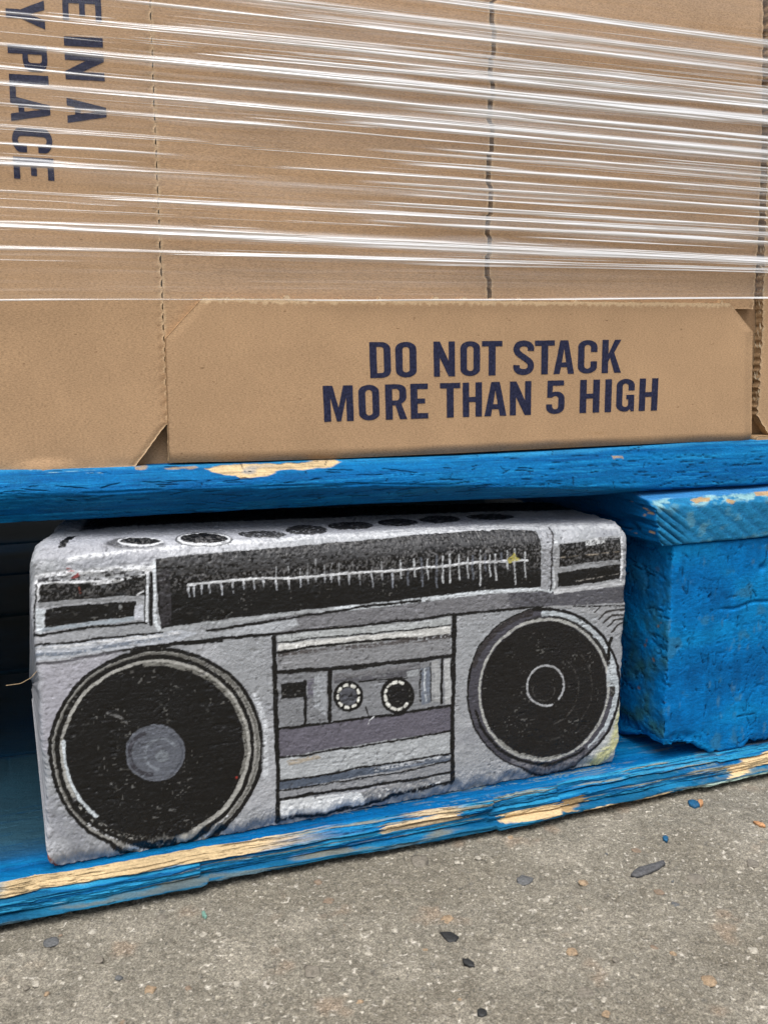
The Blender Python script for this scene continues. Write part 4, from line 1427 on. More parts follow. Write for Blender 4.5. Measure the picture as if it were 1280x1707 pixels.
def build_brick():
    global CAN
    X, S = CX, CS
    f2 = fbm(X * 1.7, S * 1.7, oct=2, seed=731)
    lum = CAN.mean(-1)
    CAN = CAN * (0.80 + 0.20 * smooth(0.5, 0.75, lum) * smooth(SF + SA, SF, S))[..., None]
    CAN = CAN * (1 + 0.16 * f2 + 0.14 * fbm(X * 0.5, S * 1.8, oct=3, seed=733))[..., None]
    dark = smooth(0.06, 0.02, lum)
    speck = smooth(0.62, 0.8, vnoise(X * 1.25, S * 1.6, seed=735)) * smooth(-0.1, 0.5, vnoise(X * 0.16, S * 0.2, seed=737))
    CAN = mixc(CAN, lin((128, 127, 124)), 0.4 * dark * speck)             # bare specks the black did not cover, and painted-in glints
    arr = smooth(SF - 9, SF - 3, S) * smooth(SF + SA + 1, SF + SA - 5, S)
    CAN = mixc(CAN, lin((112, 111, 112)), 0.6 * dark * arr * smooth(0.0, 0.35, f2 + 0.5 * FINE))  # grey grains paint the caught sky light onto the black arris
    hole = smooth(0.6, 0.78, vnoise(X * 1.0 + 9, S * 1.35, seed=739)) * smooth(0.15, 0.6, vnoise(X * 0.14, S * 0.14, seed=741))
    CAN = mixc(CAN, lin((70, 70, 74)), 0.6 * hole * (1 - dark))
    # relief: pits of the brick under the paint, brush ridges, rough lower edge
    rel = 0.09 * fbm(X * 0.8, S * 0.8, oct=4, seed=751, gain=0.6) + 0.28 * fbm(X * 0.06, S * 0.06, oct=3, seed=753)
    pits = smooth(0.42, 0.72, vnoise(X * 0.55, S * 0.7, seed=755)) * smooth(0.0, 0.4, vnoise(X * 0.13, S * 0.13, seed=757))
    tiny = smooth(0.55, 0.8, vnoise(X * 1.1, S * 1.5, seed=756)) * smooth(-0.1, 0.5, vnoise(X * 0.2 + 3, S * 0.2, seed=758))
    rel = rel - 0.25 * pits - 0.22 * tiny - 0.2 * hole + 0.1 * speck * dark
    rough = smooth(SF - 12, SF - 2, S) * 0.36 + smooth(7, 2, S) * 0.5 + smooth(4, 1, X) * 0.2
    rel = rel + rough * fbm(X * 0.9, S * 0.9, oct=4, seed=759, gain=0.65)
    rel = rel + 0.6 * IMP * (1 + 0.9 * BRH) + 0.045 * BRH + 0.035 * BRV + 0.05 * FINE
    # whole profile: canvas rows + the hidden back and underside
    y, z = bsurf(X, S)
    ang = np.clip((S - SF) / SA, 0, 1) * PI / 2
    ny, nz = -np.cos(ang), np.sin(ang)
    # rounded bottom arris: pull the first rows in
    k = smooth(3.2, 0, S + 1.2 * fbm(X * 0.25, S * 0, oct=4, seed=767))
    y = y + 2.4 * k * k
    z = z - RB * smooth(3.0, 0, S) + 0.2
    under = 0.6 * fbm(X * 0.12, S * 0, oct=4, seed=761)
    z = z + np.maximum(under, -0.3) * smooth(6, 0, S)
    Yp, Zp = y + ny * rel, z + nz * rel
    x1 = xs_b
    h = bheight(x1)
    nu = len(x1)
    extraY, extraZ = [], []
    y_last = Yp[-1]
    for f in np.linspace(0.25, 1, 6):
        extraY.append(y_last + (BD - 2 - y_last) * f); extraZ.append(h + 0.15 * fbm(x1 * 0.3, x1 * 0 + f * 9, oct=3, seed=763))
    for a in (0.35, 0.7, 1.0):
        extraY.append(np.full(nu, BD - 2 + 2 * math.sin(a * PI / 2))); extraZ.append(h - 2 + 2 * math.cos(a * PI / 2))
    for f in np.linspace(0.1, 0.97, 12):
        extraY.append(np.full(nu, BD) + 0.3 * fbm(x1 * 0.2, x1 * 0 + f * 20, oct=3, seed=765)); extraZ.append((h - 2) * (1 - f))
    for f in (0.0, 0.3, 0.6, 0.9):
        extraY.append(np.full(nu, BD - 1.5 - (BD - 5) * f)); extraZ.append(np.full(nu, -0.25 if f < 0.8 else -0.1))
    Yp = np.concatenate([Yp, np.array(extraY)])
    Zp = np.concatenate([Zp, np.array(extraZ)])
    ns = len(Yp)
    Xp = np.broadcast_to(x1, Yp.shape).copy()
    # the ends are not cut clean: shift them in and out and round their corners
    zr_ = Zp
    endL = 0.9 * fbm(zr_ * 0.09, Yp * 0.09, oct=4, seed=771) + 0.35 * fbm(zr_ * 0.6, Yp * 0.6, oct=3, seed=773)
    endR = 0.9 * fbm(zr_ * 0.09, Yp * 0.09, oct=4, seed=781) + 0.35 * fbm(zr_ * 0.6, Yp * 0.6, oct=3, seed=783) + 0.5 * smooth(66, 76, zr_)
    Xp = Xp - endL * smooth(14, 0, Xp) + endR * smooth(BL_ - 14, BL_, Xp)
    Xp = Xp + 0.30 * Yp * smooth(70, 0, Xp) ** 1.2            # the left end is cut askew
    r = 1.5
    cy = BD / 2
    hz = np.broadcast_to(h / 2, Yp.shape)
    for side in (0, 1):
        e = (xs_b if side == 0 else BL_ - xs_b)[None, :]
        rr = r + 1.0 * vnoise(Zp * 0.2, Yp * 0.2, seed=791 + side) + 1.6 * smooth(0.45, 0.8, vnoise(Zp * 0.11, Yp * 0.11, seed=797 + side)) + 1.5 * smooth(80, 97, Zp) * (1 - side)
        q = np.clip(1 - e / rr, 0, 1)
        inset = rr * (1 - np.sqrt(np.maximum(1 - q * q, 0)))
        Yp = Yp + np.clip((cy - Yp) / (BD / 2), -1, 1) * inset
        Zp = Zp + np.clip((hz - Zp) / np.maximum(hz, 1), -1, 1) * inset
    Zp = np.maximum(Zp, -0.4)
    P = bworld(Xp, Yp, Zp)
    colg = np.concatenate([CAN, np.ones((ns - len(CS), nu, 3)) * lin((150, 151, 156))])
    # end caps: columns shrinking towards the middle
    def cap(side):
        j = 0 if side == 0 else nu - 1
        rows = []
        for f in (0.12, 0.3, 0.5, 0.7, 0.9, 1.0):
            xx = Xp[:, j] + 0.25 * fbm(Yp[:, j] * (1 - f) * 0.5, Zp[:, j] * 0.5, oct=3, seed=795) * (f < 1)
            yy = Yp[:, j] + (cy - Yp[:, j]) * f
            zz = Zp[:, j] + (h[j] / 2 - Zp[:, j]) * f
            rows.append(bworld(xx if f < 1 else np.full(ns, Xp[:, j].mean()), yy, zz))
        return np.stack(rows, 1)
    cl, cr_ = cap(0), cap(1)
    P = np.concatenate([cl[:, ::-1], P, cr_], 1)
    g1 = np.ones((ns, cl.shape[1], 3)) * lin((150, 151, 156))
    col = np.concatenate([g1, colg, g1], 1)
    nc = P.shape[1]
    F_ = grid_faces(ns, nc, closed_r=True).reshape(ns, nc - 1, 4)
    # regions that read as parts of the picture
    ro = np.zeros((ns, nc - 1), int)
    n0 = cl.shape[1]
    XX, SS = X[:, :-1], S[:, :-1]

    def mark(pts, k):
        p = np.array([bxs(*q) for q in pts])
        d = poly_dist(XX, SS, p)
        sub = ro[:len(CS), n0:n0 + nu - 1]
        sub[d < 0] = k
    mark([(260, 932), (381, 921), (519, 909), (640, 898), (722, 891), (837, 883), (893, 886), (902, 909), (901, 981), (797, 988), (699, 1000), (640, 1005), (483, 1022), (371, 1035), (269, 1049)], 1)
    mark([(458, 1061), (620, 1043), (757, 1028), (757, 1304), (690, 1322), (464, 1365)], 2)
    mark(ell_pts(260, 1253, 183, 172, -18)[:-1], 3)
    mark(ell_pts(905, 1151, 129, 138, 14)[:-1], 4)
    mark(ell_pts(258.8, 1256, 51, 48)[:-1], 5)
    mark([(62, 972), (260, 950), (258, 1044), (64, 1061)], 6)
    mark([(924, 908), (975, 900), (1036, 893), (1037, 978), (924, 990)], 7)
    root = thing('painted_brick', 'grey painted brick decorated as a boombox radio, wedged into the pallet opening', 'brick', bworld(BL_ / 2, BD / 2, 0))
    names = {0: 'brick_body', 1: 'tuner_panel', 2: 'cassette_deck', 3: 'speaker', 4: 'speaker', 5: 'speaker_centre', 6: 'tweeter_panel', 7: 'tweeter_panel'}
    obs = {}
    for k in range(8):
        f = F_[ro == k]
        used = np.unique(f)
        remap = np.zeros(ns * nc, np.int64)
        remap[used] = np.arange(len(used))
        obs[k] = mesh_obj(names[k], P.reshape(-1, 3)[used], remap[f], M_PAINT, root if k != 5 else obs[3], col.reshape(-1, 3)[used])
    obs[3]['label'] = 'large painted speaker with grey-blue centre disc'
    obs[4]['label'] = 'painted speaker with thin white centre ring'
    return root


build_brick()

# ------------------------------------------------------------------ cartons
VC = 19.0                                           # plane of the carton fronts
KRAFT = lin((173, 142, 110))


def panel(name, parent, left, right, zs, v, thick=3.0, seed=0, nc=90, curl=None, tint=1.0, inner=None):
    """a cardboard panel given by its left and right edge u(z) on rows zs; edges may be ragged"""
    t = np.linspace(0, 1, nc)
    e = np.array([0, 0.002, 0.005, 0.01])
    t = np.unique(np.concatenate([t, e, 1 - e]))
    Lf, Rt = left, right
    U = Lf[:, None] * (1 - t) + Rt[:, None] * t
    Z = np.broadcast_to(zs[:, None], U.shape)
    D = 0.12 * fbm(U * 0.03, Z * 0.03, oct=3, seed=seed + 3) + 0.025 * np.sin(U * 1.1 + 0.4 * fbm(U * .02, Z * .02, oct=2, seed=seed))
    V = v + D
    if curl is not None:
        V = V + curl(U, Z)
    c = np.ones(U.shape + (3,)) * KRAFT * tint
    n = fbm(U * 0.012, Z * 0.02, oct=4, seed=seed + 7)
    c = c * (1 + 0.10 * n)[..., None]
    # pale torn fibres along cut edges
    ed = np.minimum(np.minimum(U - Lf[:, None], Rt[:, None] - U), 99)
    c = mixc(c, lin((202, 176, 142)), 0.6 * smooth(1.0, 0.1, ed + 0.5 * vnoise(U * 1.5, Z * 1.5, seed=seed + 9)))
    nr, ncl = U.shape
    P = pal(U, V, Z)
    # skirt
    idx = np.concatenate([np.arange(ncl), np.arange(1, nr) * ncl + ncl - 1, (nr - 1) * ncl + np.arange(ncl - 2, -1, -1), np.arange(nr - 2, 0, -1) * ncl])
    bp = P.reshape(-1, 3)[idx]
    N = nr * ncl
    ring_ = [bp + PV * (thick * q) for q in (0.25, 0.5, 0.75, 1.0)]
    pal_tone = [0.55, 0.35, 0.55, 0.8]
    m = len(idx)
    verts = np.concatenate([P.reshape(-1, 3)] + ring_)
    cols = np.concatenate([c.reshape(-1, 3)] + [np.ones((m, 3)) * lin((170, 140, 106)) for q in pal_tone])
    fs = [grid_faces(nr, ncl)]
    prev = idx
    for q in range(4):
        cur = N + q * m + np.arange(m)
        fs.append(np.stack([prev, np.roll(prev, -1), np.roll(cur, -1), cur], -1))
        prev = cur
    fs.append(list(prev[::-1]))
    return mesh_obj(name, verts, fs, M_CARD, parent, cols)


def edge_line(pts, v, zs, rag=0.0, notch=0.0, seed=0, per=0.3):
    """cut edge through photo points -> u on rows zs, ragged by perforation nicks"""
    q = poly_uz(pts, v)
    q = q[np.argsort(q[:, 1])]
    u = np.interp(zs, q[:, 1], q[:, 0])
    lo, hi = zs < q[0, 1], zs > q[-1, 1]
    sl = (q[-1, 0] - q[0, 0]) / (q[-1, 1] - q[0, 1])
    u[hi] = q[-1, 0] + sl * (zs[hi] - q[-1, 1])
    u[lo] = q[0, 0]
    u = u + rag * fbm(zs * 0.8, zs * 0 + seed, oct=4, seed=seed)
    if notch:
        ph = (zs * per + 0.25 * vnoise(zs * 0.1, zs * 0, seed=seed + 1)) % 1
        u = u + notch * (smooth(0.0, 0.08, ph) - smooth(0.45, 0.55, ph) * 1.0 - 0.4)
    return u


ZTOP = 430.0


def carton_body(parent, u0, u1, v0, v1, z0, z1):
    P, F_ = [], []
    lo, hi = (u0, v0, z0), (u1, v1, z1)
    r = 2.0
    verts = []
    for z in (z0, z1):
        for (u, v) in ((u0, v0), (u1, v0), (u1, v1), (u0, v1)):
            verts.append((u, v, z))
    V = np.array(verts)
    f = np.array([[0, 1, 5, 4], [1, 2, 6, 5], [2, 3, 7, 6], [3, 0, 4, 7], [4, 5, 6, 7], [3, 2, 1, 0]])
    return mesh_obj('carton_body', pal(*V.T), f, M_CARD, parent, np.ones((8, 3)) * KRAFT * 0.8, smoothed=False)


def deck_z(x, y):
    return uz(x, y, VC)[1]


# left carton
zbl = deck_z(100, 781)
uL = uz(275, 700, VC)[0]
uR = uz(1260, 700, VC)[0]
c1 = thing('cardboard_carton', 'brown carton printed sideways with dark blue words STORE IN A DRY PLACE', 'carton', pal(uL - 160, VC + 150, zbl))
zs = np.concatenate([np.arange(zbl - 0.4, zbl + 190, 0.55), np.arange(zbl + 190, ZTOP, 12)])
eL = np.full(zs.shape, uL - 330.0)
eR = edge_line([(250, 0), (256, 150), (262, 300), (268, 450), (272, 540), (276, 620), (280, 700)], VC, zs, 0.14, 0.5, 811, 0.30)
ch = poly_uz([(226, 777), (276, 708)], VC)
eR = np.minimum(eR, np.interp(zs, ch[:, 1], ch[:, 0], right=1e9) + 0.3 * fbm(zs * 1.2, zs * 0, oct=3, seed=813) + np.where(zs > ch[1, 1], 1e9, 0))
nl = 520
bl_wave = lambda U, Z: -0.5 * smooth(zbl + 3, zbl, Z) * fbm(U * 0.05, Z * 0, oct=3, seed=815) - 1.2 * smooth(6, 0, np.hypot((U - uz(75, 778, VC)[0]) * 0.5, (Z - zbl) * 1.6)) + 0.4 * smooth(2.5, 0, np.abs(U - np.interp(Z, zs, eR)))
panel('front_panel', c1, eL, eR, zs, VC - 0.6, seed=821, nc=420, curl=bl_wave)
carton_body(c1, uL - 330, uL - 1.5, VC + 5, VC + 330, zbl, ZTOP)

# middle carton
zbm = deck_z(640, 762)
c2 = thing('cardboard_carton', 'brown carton with lower flap printed DO NOT STACK MORE THAN 5 HIGH', 'carton', pal((uL + uR) / 2, VC + 150, zbm))
zfl = uz(640, 498, VC)[1]
zs = np.concatenate([np.arange(zfl - 20, zfl + 120, 0.4), np.arange(zfl + 120, ZTOP, 12)])
e0 = edge_line([(252, 0), (258, 150), (264, 300), (271, 450), (274, 540)], VC, zs, 0.1, 0.0, 831) - 0.22
sA = edge_line([(819, 0), (818, 60), (815, 200), (812, 350), (810, 498)], VC, zs, 0.3, 1.0, 833, 0.062)
sB = edge_line([(826.5, 0), (825.5, 60), (822.5, 200), (819.5, 350), (817.5, 498)], VC, zs, 0.35, 0.9, 833, 0.062)
e1 = edge_line([(1275, 0), (1272, 250), (1266, 400), (1259, 500)], VC, zs, 0.25, 0.3, 837, 0.2)
rollback = lambda U, Z: 0.9 * smooth(3.0, 0, np.abs(U - np.interp(Z, zs, e1)))
seamlip = lambda s: (lambda U, Z: 0.5 * smooth(2.5, 0, np.abs(U - np.interp(Z, zs, s))))
panel('front_panel', c2, e0, sA, zs, VC, seed=841, nc=260, curl=seamlip(sA))
cut = zs > zfl - 2.5
sB, e1, zs = sB[cut], e1[cut], zs[cut]
panel('front_panel', c2, sB, e1, zs, VC, seed=851, nc=220, curl=lambda U, Z: rollback(U, Z) + seamlip(sB)(U, Z))
# inner layer seen through the clipped corners, and the body
zs_i = np.arange(zbm - 6, zfl + 12, 4.0)
panel('inner_panel', c2, np.full(zs_i.shape, uL - 14.0), np.full(zs_i.shape, uR + 1.0), zs_i, VC + 4.2, seed=861, nc=30, tint=0.85)
carton_body(c2, uL + 0.5, uR, VC + 26, VC + 330, zbm, ZTOP)

# lower flap: clipped upper corners, hinge rounded under at the bottom
VF = VC - 2.1
bz = curve_uz([(283, 773), (400, 771), (560, 766), (760, 757), (980, 746), (1160, 738), (1258, 735)], VF)
FL = poly_uz([(283, 772), (276, 566), (338, 496), (1216, 505), (1258, 548), (1256, 738)], VF)
cols_u = np.linspace(0, 1, 620)
rows_t = np.concatenate([np.linspace(0, 0.06, 14), np.linspace(0.06, 0.94, 190)[1:], np.linspace(0.94, 1, 26)[1:]])
tu, tt = np.meshgrid(cols_u, rows_t)
uLe = lambda t: np.interp(t, [0, 0.755, 1.0], [FL[0, 0], FL[1, 0], FL[2, 0]])
uRe = lambda t: np.interp(t, [0, 0.80, 1.0], [FL[5, 0], FL[4, 0], FL[3, 0]])
Uf = uLe(tt) * (1 - tu) + uRe(tt) * tu
zbot = np.interp(Uf, bz[:, 0], bz[:, 1]) + 0.2
ztop = np.interp(Uf, [FL[2, 0], FL[3, 0]], [FL[2, 1], FL[3, 1]])
torn = 0.25 * fbm(Uf * 0.9, Uf * 0, oct=4, seed=871) + 1.1 * smooth(0.30, 0.8, vnoise(Uf * 0.9 + 3, Uf * 0, seed=873)) * smooth(0.2, 0.7, np.sin(Uf * 0.62))
Zf = zbot + (ztop - zbot) * tt + torn * smooth(0.97, 1.0, tt)
Zf = Zf + 0.25 * fbm(Zf * 0.8, Zf * 0, oct=3, seed=875) * 0
Uf = Uf + 0.12 * fbm(Zf * 1.1, Zf * 0, oct=3, seed=877) * (smooth(0.01, 0, tu) + smooth(0.99, 1, tu))
hz_ = Zf - zbot
Vf = VF + 1.4 * np.maximum(0, 1 - hz_ / 3.5) ** 2 + 0.10 * fbm(Uf * 0.03, Zf * 0.04, oct=3, seed=879) + 0.5 * smooth(4, 0, Uf - uLe(tt)) * 0.5
Vf = Vf + 1.2 * smooth(uRe(tt) - 5, uRe(tt), Uf) * smooth(0.0, 0.3, 1 - tt)
cf = np.ones(Uf.shape + (3,)) * KRAFT
cf = cf * (1 + 0.10 * fbm(Uf * 0.015, Zf * 0.03, oct=4, seed=881))[..., None]
cf = mixc(cf, lin((206, 180, 146)), 0.75 * smooth(0.965, 0.985, tt + 0.015 * vnoise(Uf * 1.2, Zf, seed=883)))
scf = smooth(3.0, 0.6, hz_ + 1.2 * fbm(Uf * 0.06, Uf * 0, oct=3, seed=885)) * smooth(0.02, 0.2, tu)      # greyer along the lower fold
cf = mixc(cf, lin((104, 98, 94)), 0.6 * scf)
cf = mixc(cf, lin((150, 116, 80)), 0.5 * smooth(0.25, 0.5, fbm(Uf * 0.03, Zf * 0.15, oct=3, seed=887)) * smooth(9, 3, hz_))
nr, ncl = Uf.shape
Pf = pal(Uf, Vf, Zf)
idx = np.concatenate([np.arange(ncl), np.arange(1, nr) * ncl + ncl - 1, (nr - 1) * ncl + np.arange(ncl - 2, -1, -1), np.arange(nr - 2, 0, -1) * ncl])
bp = Pf.reshape(-1, 3)[idx]
m_ = len(idx)
sk = np.concatenate([bp + PV * 1.0, bp + PV * 2.6])
fs = [grid_faces(nr, ncl)]
prev = idx
for q in range(2):
    cur = nr * ncl + q * m_ + np.arange(m_)
    fs.append(np.stack([prev, np.roll(prev, -1), np.roll(cur, -1), cur], -1))
    prev = cur
fs.append(list(prev[::-1]))
flap = mesh_obj('lower_flap', np.concatenate([Pf.reshape(-1, 3), sk]), fs, M_CARD, c2, np.concatenate([cf.reshape(-1, 3), np.ones((2 * m_, 3)) * lin((170, 140, 106))]))

# right carton
zbr = deck_z(1280, 736)
c3 = thing('cardboard_carton', 'brown carton with torn corrugated edge past the seam beside the stacking warning', 'carton', pal(uR + 160, VC + 150, zbr))
zs = np.concatenate([np.arange(zbr + 0.2, zbr + 185, 0.35), np.arange(zbr + 185, ZTOP, 12)])
eA = edge_line([(1282, 0), (1280, 250), (1275, 400), (1270, 560), (1266, 640), (1262, 690)], VC, zs, 0.5, 0.4, 901, 0.35)
ch = poly_uz([(1284, 728), (1262, 692)], VC)
eA = np.maximum(eA, np.where(zs < ch[1, 1], np.interp(zs, np.sort(ch[:, 1]), ch[np.argsort(ch[:, 1]), 0]) + 0.5 * fbm(zs, zs * 0, oct=3, seed=903), -1e9))
panel('front_panel', c3, eA, np.full(zs.shape, uR + 330.0), zs, VC + 0.2, thick=3.6, seed=911, nc=420)
lip = np.arange(zbr, zbr + 2.4, 0.3)
panel('folded_lip', c3, uz(1256, 735, VC)[0] + 0.6 * fbm(lip, lip * 0, oct=3, seed=3) + 0.2 * (lip - zbr), np.full(lip.shape, uR + 60.0), lip, VC - 1.5, thick=6, seed=913, nc=120)
carton_body(c3, uR + 2.5, uR + 330, VC + 5, VC + 330, zbr, ZTOP)
# torn paper fibres along that edge
fv, ff = [], []
for i in range(46):
    zc = rng.uniform(zbr + 14, zbr + 72)
    u0 = np.interp(zc, zs, eA)
    a = rng.uniform(-2.6, -0.4) + PI
    L_ = rng.uniform(1.2, 3.2)
    w = rng.uniform(0.12, 0.35)
    d = np.array([-abs(math.cos(a)), math.sin(a)]) * L_
    n_ = np.array([-d[1], d[0]]) / L_ * w
    v0 = VC + rng.uniform(0.1, 2.2)
    base = len(fv)
    for (q, k) in ((0, 1), (0.5, 1.2), (1, 0.2)):
        for s_ in (-1, 1):
            fv.append(pal(u0 + 0.3 + d[0] * q + n_[0] * k * s_, v0 - 0.8 * q * q, zc + d[1] * q + n_[1] * k * s_))
    ff += [[base, base + 1, base + 3, base + 2], [base + 2, base + 3, base + 5, base + 4]]
fib = mesh_obj('torn_fibres', np.array(fv), np.array(ff), M_CARD, c3, np.ones((len(fv), 3)) * lin((206, 188, 160)))
fib['kind'] = 'stuff'

# --- lettering
def arc(cx, cy, rx, ry, a0, a1, n=7):
    a = np.radians(np.linspace(a0, a1, n))
    return [(cx + rx * math.cos(t), cy + ry * math.sin(t)) for t in a]


def thick_path(pts, w, n=40):
    p = np.array(pts, float)
    t = np.linspace(0, len(p) - 1, n)
    i = np.clip(t.astype(int), 0, len(p) - 2)
    f = (t - i)[:, None]
    pm = np.concatenate([[2 * p[0] - p[1]], p, [2 * p[-1] - p[-2]]])
    a, b, c, d = pm[i], pm[i + 1], pm[i + 2], pm[i + 3]
    q = 0.5 * (2 * b + (c - a) * f + (2 * a - 5 * b + 4 * c - d) * f ** 2 + (3 * b - a - 3 * c + d) * f ** 3)
    g = np.gradient(q, axis=0)
    g /= np.linalg.norm(g, axis=1, keepdims=True)
    nn = np.stack([-g[:, 1], g[:, 0]], 1) * w / 2
    return [tuple(x) for x in (q + nn)] + [tuple(x) for x in (q - nn)[::-1]]


S_, T_ = 0.335, 0.155


def O_loops():
    o = arc(.5, .2, .5, .2, 180, 360, 12) + arc(.5, .8, .5, .2, 0, 180, 12)
    i = arc(.5, .225, .5 - S_, .085, 180, 360, 10) + arc(.5, .775, .5 - S_, .085, 0, 180, 10)
    return [o, i]


C_in = [(1 - S_, .64)] + arc(.5, .775, .5 - S_, .085, 0, 180, 9) + arc(.5, .225, .5 - S_, .085, 180, 360, 9)
GL = {
    'D': [[(0, 0)] + arc(.55, .2, .45, .2, -90, 0) + arc(.55, .8, .45, .2, 0, 90) + [(0, 1)], [(S_, .135)] + arc(.55, .21, .12, .075, -90, 0, 5) + arc(.55, .79, .12, .075, 0, 90, 5) + [(S_, .865)]],
    'O': O_loops(),
    'N': [[(0, 0), (.29, 0), (.29, .54), (.70, 0), (1, 0), (1, 1), (.71, 1), (.71, .44), (.30, 1), (0, 1)]],
    'T': [[(.33, 0), (.67, 0), (.67, 1 - T_), (1, 1 - T_), (1, 1), (0, 1), (0, 1 - T_), (.33, 1 - T_)]],
    'S': [[(x / 0.58, y) for x, y in thick_path([(.485, .70), (.485, .80), (.42, .885), (.29, .92), (.155, .885), (.095, .78), (.12, .66), (.24, .55), (.37, .45), (.47, .35), (.485, .22), (.42, .115), (.29, .08), (.155, .115), (.095, .2), (.095, .29)], .175, 70)]],
    'A': [[(0, 0), (.30, 0), (.355, .2), (.645, .2), (.70, 0), (1, 0), (.69, 1), (.31, 1)], [(.40, .345), (.60, .345), (.5, .76)]],
    'C': [[(1, .36)] + arc(.5, .2, .5, .2, 0, -180, 14) + arc(.5, .8, .5, .2, 180, 0, 14) + [(1, .64)] + C_in + [(1 - S_, .36)]],
    'G': [[(1, .64)] + arc(.5, .8, .5, .2, 0, 180, 12) + arc(.48, .2, .48, .2, 180, 290, 9) + [(.78, .07), (.82, 0), (1, 0), (1, .51), (.55, .51), (.55, .37), (1 - S_, .37), (1 - S_, .225)] + arc(.5, .225, .5 - S_, .085, 0, -180, 9) + arc(.5, .775, .5 - S_, .085, 180, 0, 9) + [(1 - S_, .64)]],
    'K': [[(0, 0), (S_, 0), (S_, .33), (.43, .46), (.68, 0), (1.03, 0), (.64, .62), (1.0, 1), (.66, 1), (S_, .57), (S_, 1), (0, 1)]],
    'M': [[(0, 0), (.235, 0), (.235, .66), (.43, 0), (.57, 0), (.765, .66), (.765, 0), (1, 0), (1, 1), (.68, 1), (.5, .38), (.32, 1), (0, 1)]],
    'R': [[(0, 0), (S_, 0), (S_, .40), (.47, .40), (.68, 0), (1.03, 0), (.76, .44)] + arc(.6, .62, .4, .18, -40, 0, 4) + arc(.58, .82, .42, .18, 0, 90, 6) + [(0, 1)], [(S_, .54)] + arc(.54, .63, .13, .09, -90, 0, 5) + arc(.54, .78, .13, .085, 0, 90, 5) + [(S_, .865)]],
    'P': [[(0, 0), (S_, 0), (S_, .37)] + arc(.55, .56, .45, .19, -90, 0, 6) + arc(.55, .82, .45, .18, 0, 90, 6) + [(0, 1)], [(S_, .51)] + arc(.54, .60, .13, .09, -90, 0, 5) + arc(.54, .78, .13, .085, 0, 90, 5) + [(S_, .865)]],
    'E': [[(0, 0), (1, 0), (1, T_), (.40, T_), (.40, .43), (.83, .43), (.83, .575), (.40, .575), (.40, 1 - T_), (1, 1 - T_), (1, 1), (0, 1)]],
    'H': [[(0, 0), (S_, 0), (S_, .43), (1 - S_, .43), (1 - S_, 0), (1, 0), (1, 1), (1 - S_, 1), (1 - S_, .58), (S_, .58), (S_, 1), (0, 1)]],
    'I': [[(0, 0), (1, 0), (1, 1), (0, 1)]],
    'L': [[(0, 0), (1, 0), (1, T_), (.40, T_), (.40, 1), (0, 1)]],
    'Y': [[(.34, 0), (.66, 0), (.66, .38), (1.02, 1), (.68, 1), (.5, .60), (.32, 1), (-.02, 1), (.34, .38)]],
    '5': [[(.06, 1), (.96, 1), (.96, 1 - T_), (.36, 1 - T_), (.34, .655)] + arc(.56, .47, .44, .20, 100, 0, 6) + arc(.5, .2, .5, .2, 0, -180, 12) + [(0, .29), (S_, .29)] + arc(.5, .225, .5 - S_, .085, 180, 360, 8) + arc(.5, .46, .5 - S_, .075, 0, 120, 6) + [(S_ - .02, .49), (.05, .49)]],
}
GL_GAP = 0.12


def letter(ch, to_px, v, parent, vfun=None):
    """one printed letter: outline in a unit box -> photo px -> carton plane, filled flat"""
    cu = bpy.data.curves.new('letter', 'CURVE')
    cu.dimensions = '2D'
    cu.fill_mode = 'FRONT'
    for loop in GL[ch]:
        dense = []
        for i in range(len(loop)):
            a, b = np.array(loop[i]), np.array(loop[(i + 1) % len(loop)])
            n = max(1, int(np.hypot(*((b - a) * [0.6, 1])) / 0.09))
            dense += [a + (b - a) * k / n for k in range(n)]
        q = np.array([uz(*to_px(x, y), v) for x, y in dense])
        q = q + 0.05 * np.stack([vnoise(q[:, 0] * 2.2, q[:, 1] * 2.2, seed=3), vnoise(q[:, 0] * 2.2, q[:, 1] * 2.2, seed=4)], 1)
        sp = cu.splines.new('POLY')
        sp.points.add(len(q) - 1)
        sp.points.foreach_set('co', np.concatenate([q, np.zeros((len(q), 1)), np.ones((len(q), 1))], 1).ravel())
        sp.use_cyclic_u = True
    tmp = bpy.data.objects.new('tmp', cu)
    me = bpy.data.meshes.new_from_object(tmp)
    n = len(me.vertices)
    co = np.zeros(n * 3, np.float32)
    me.vertices.foreach_get('co', co)
    co = co.reshape(-1, 3)
    tri = [list(p.vertices) for p in me.polygons]
    bpy.data.objects.remove(tmp)
    bpy.data.curves.remove(cu)
    bpy.data.meshes.remove(me)
    V = np.full(n, v) if vfun is None else vfun(co[:, 0], co[:, 1])
    P = pal(co[:, 0], V - GL_GAP, co[:, 1])
    by = {}
    for t in tri:
        by.setdefault(len(t), []).append(t)
    return mesh_obj('letter', P, [np.array(t) for t in by.values()], M_INK, parent, smoothed=False)


def line_map(x0, x1, top, bot):
    """top / bot: ((xa, ya), (xb, yb)) photo lines of cap height and baseline"""
    def f(x, y):
        px = x0 + (x1 - x0) * x
        yt = top[0][1] + (top[1][1] - top[0][1]) * (px - top[0][0]) / (top[1][0] - top[0][0])
        yb = bot[0][1] + (bot[1][1] - bot[0][1]) * (px - bot[0][0]) / (bot[1][0] - bot[0][0])
        lean = np.interp(px, [540, 800, 1100], [0.045, 0.0, -0.045])
        return px + lean * ((yb + (yt - yb) * y) - 0.5 * (yt + yb)), yb + (yt - yb) * y
    return f


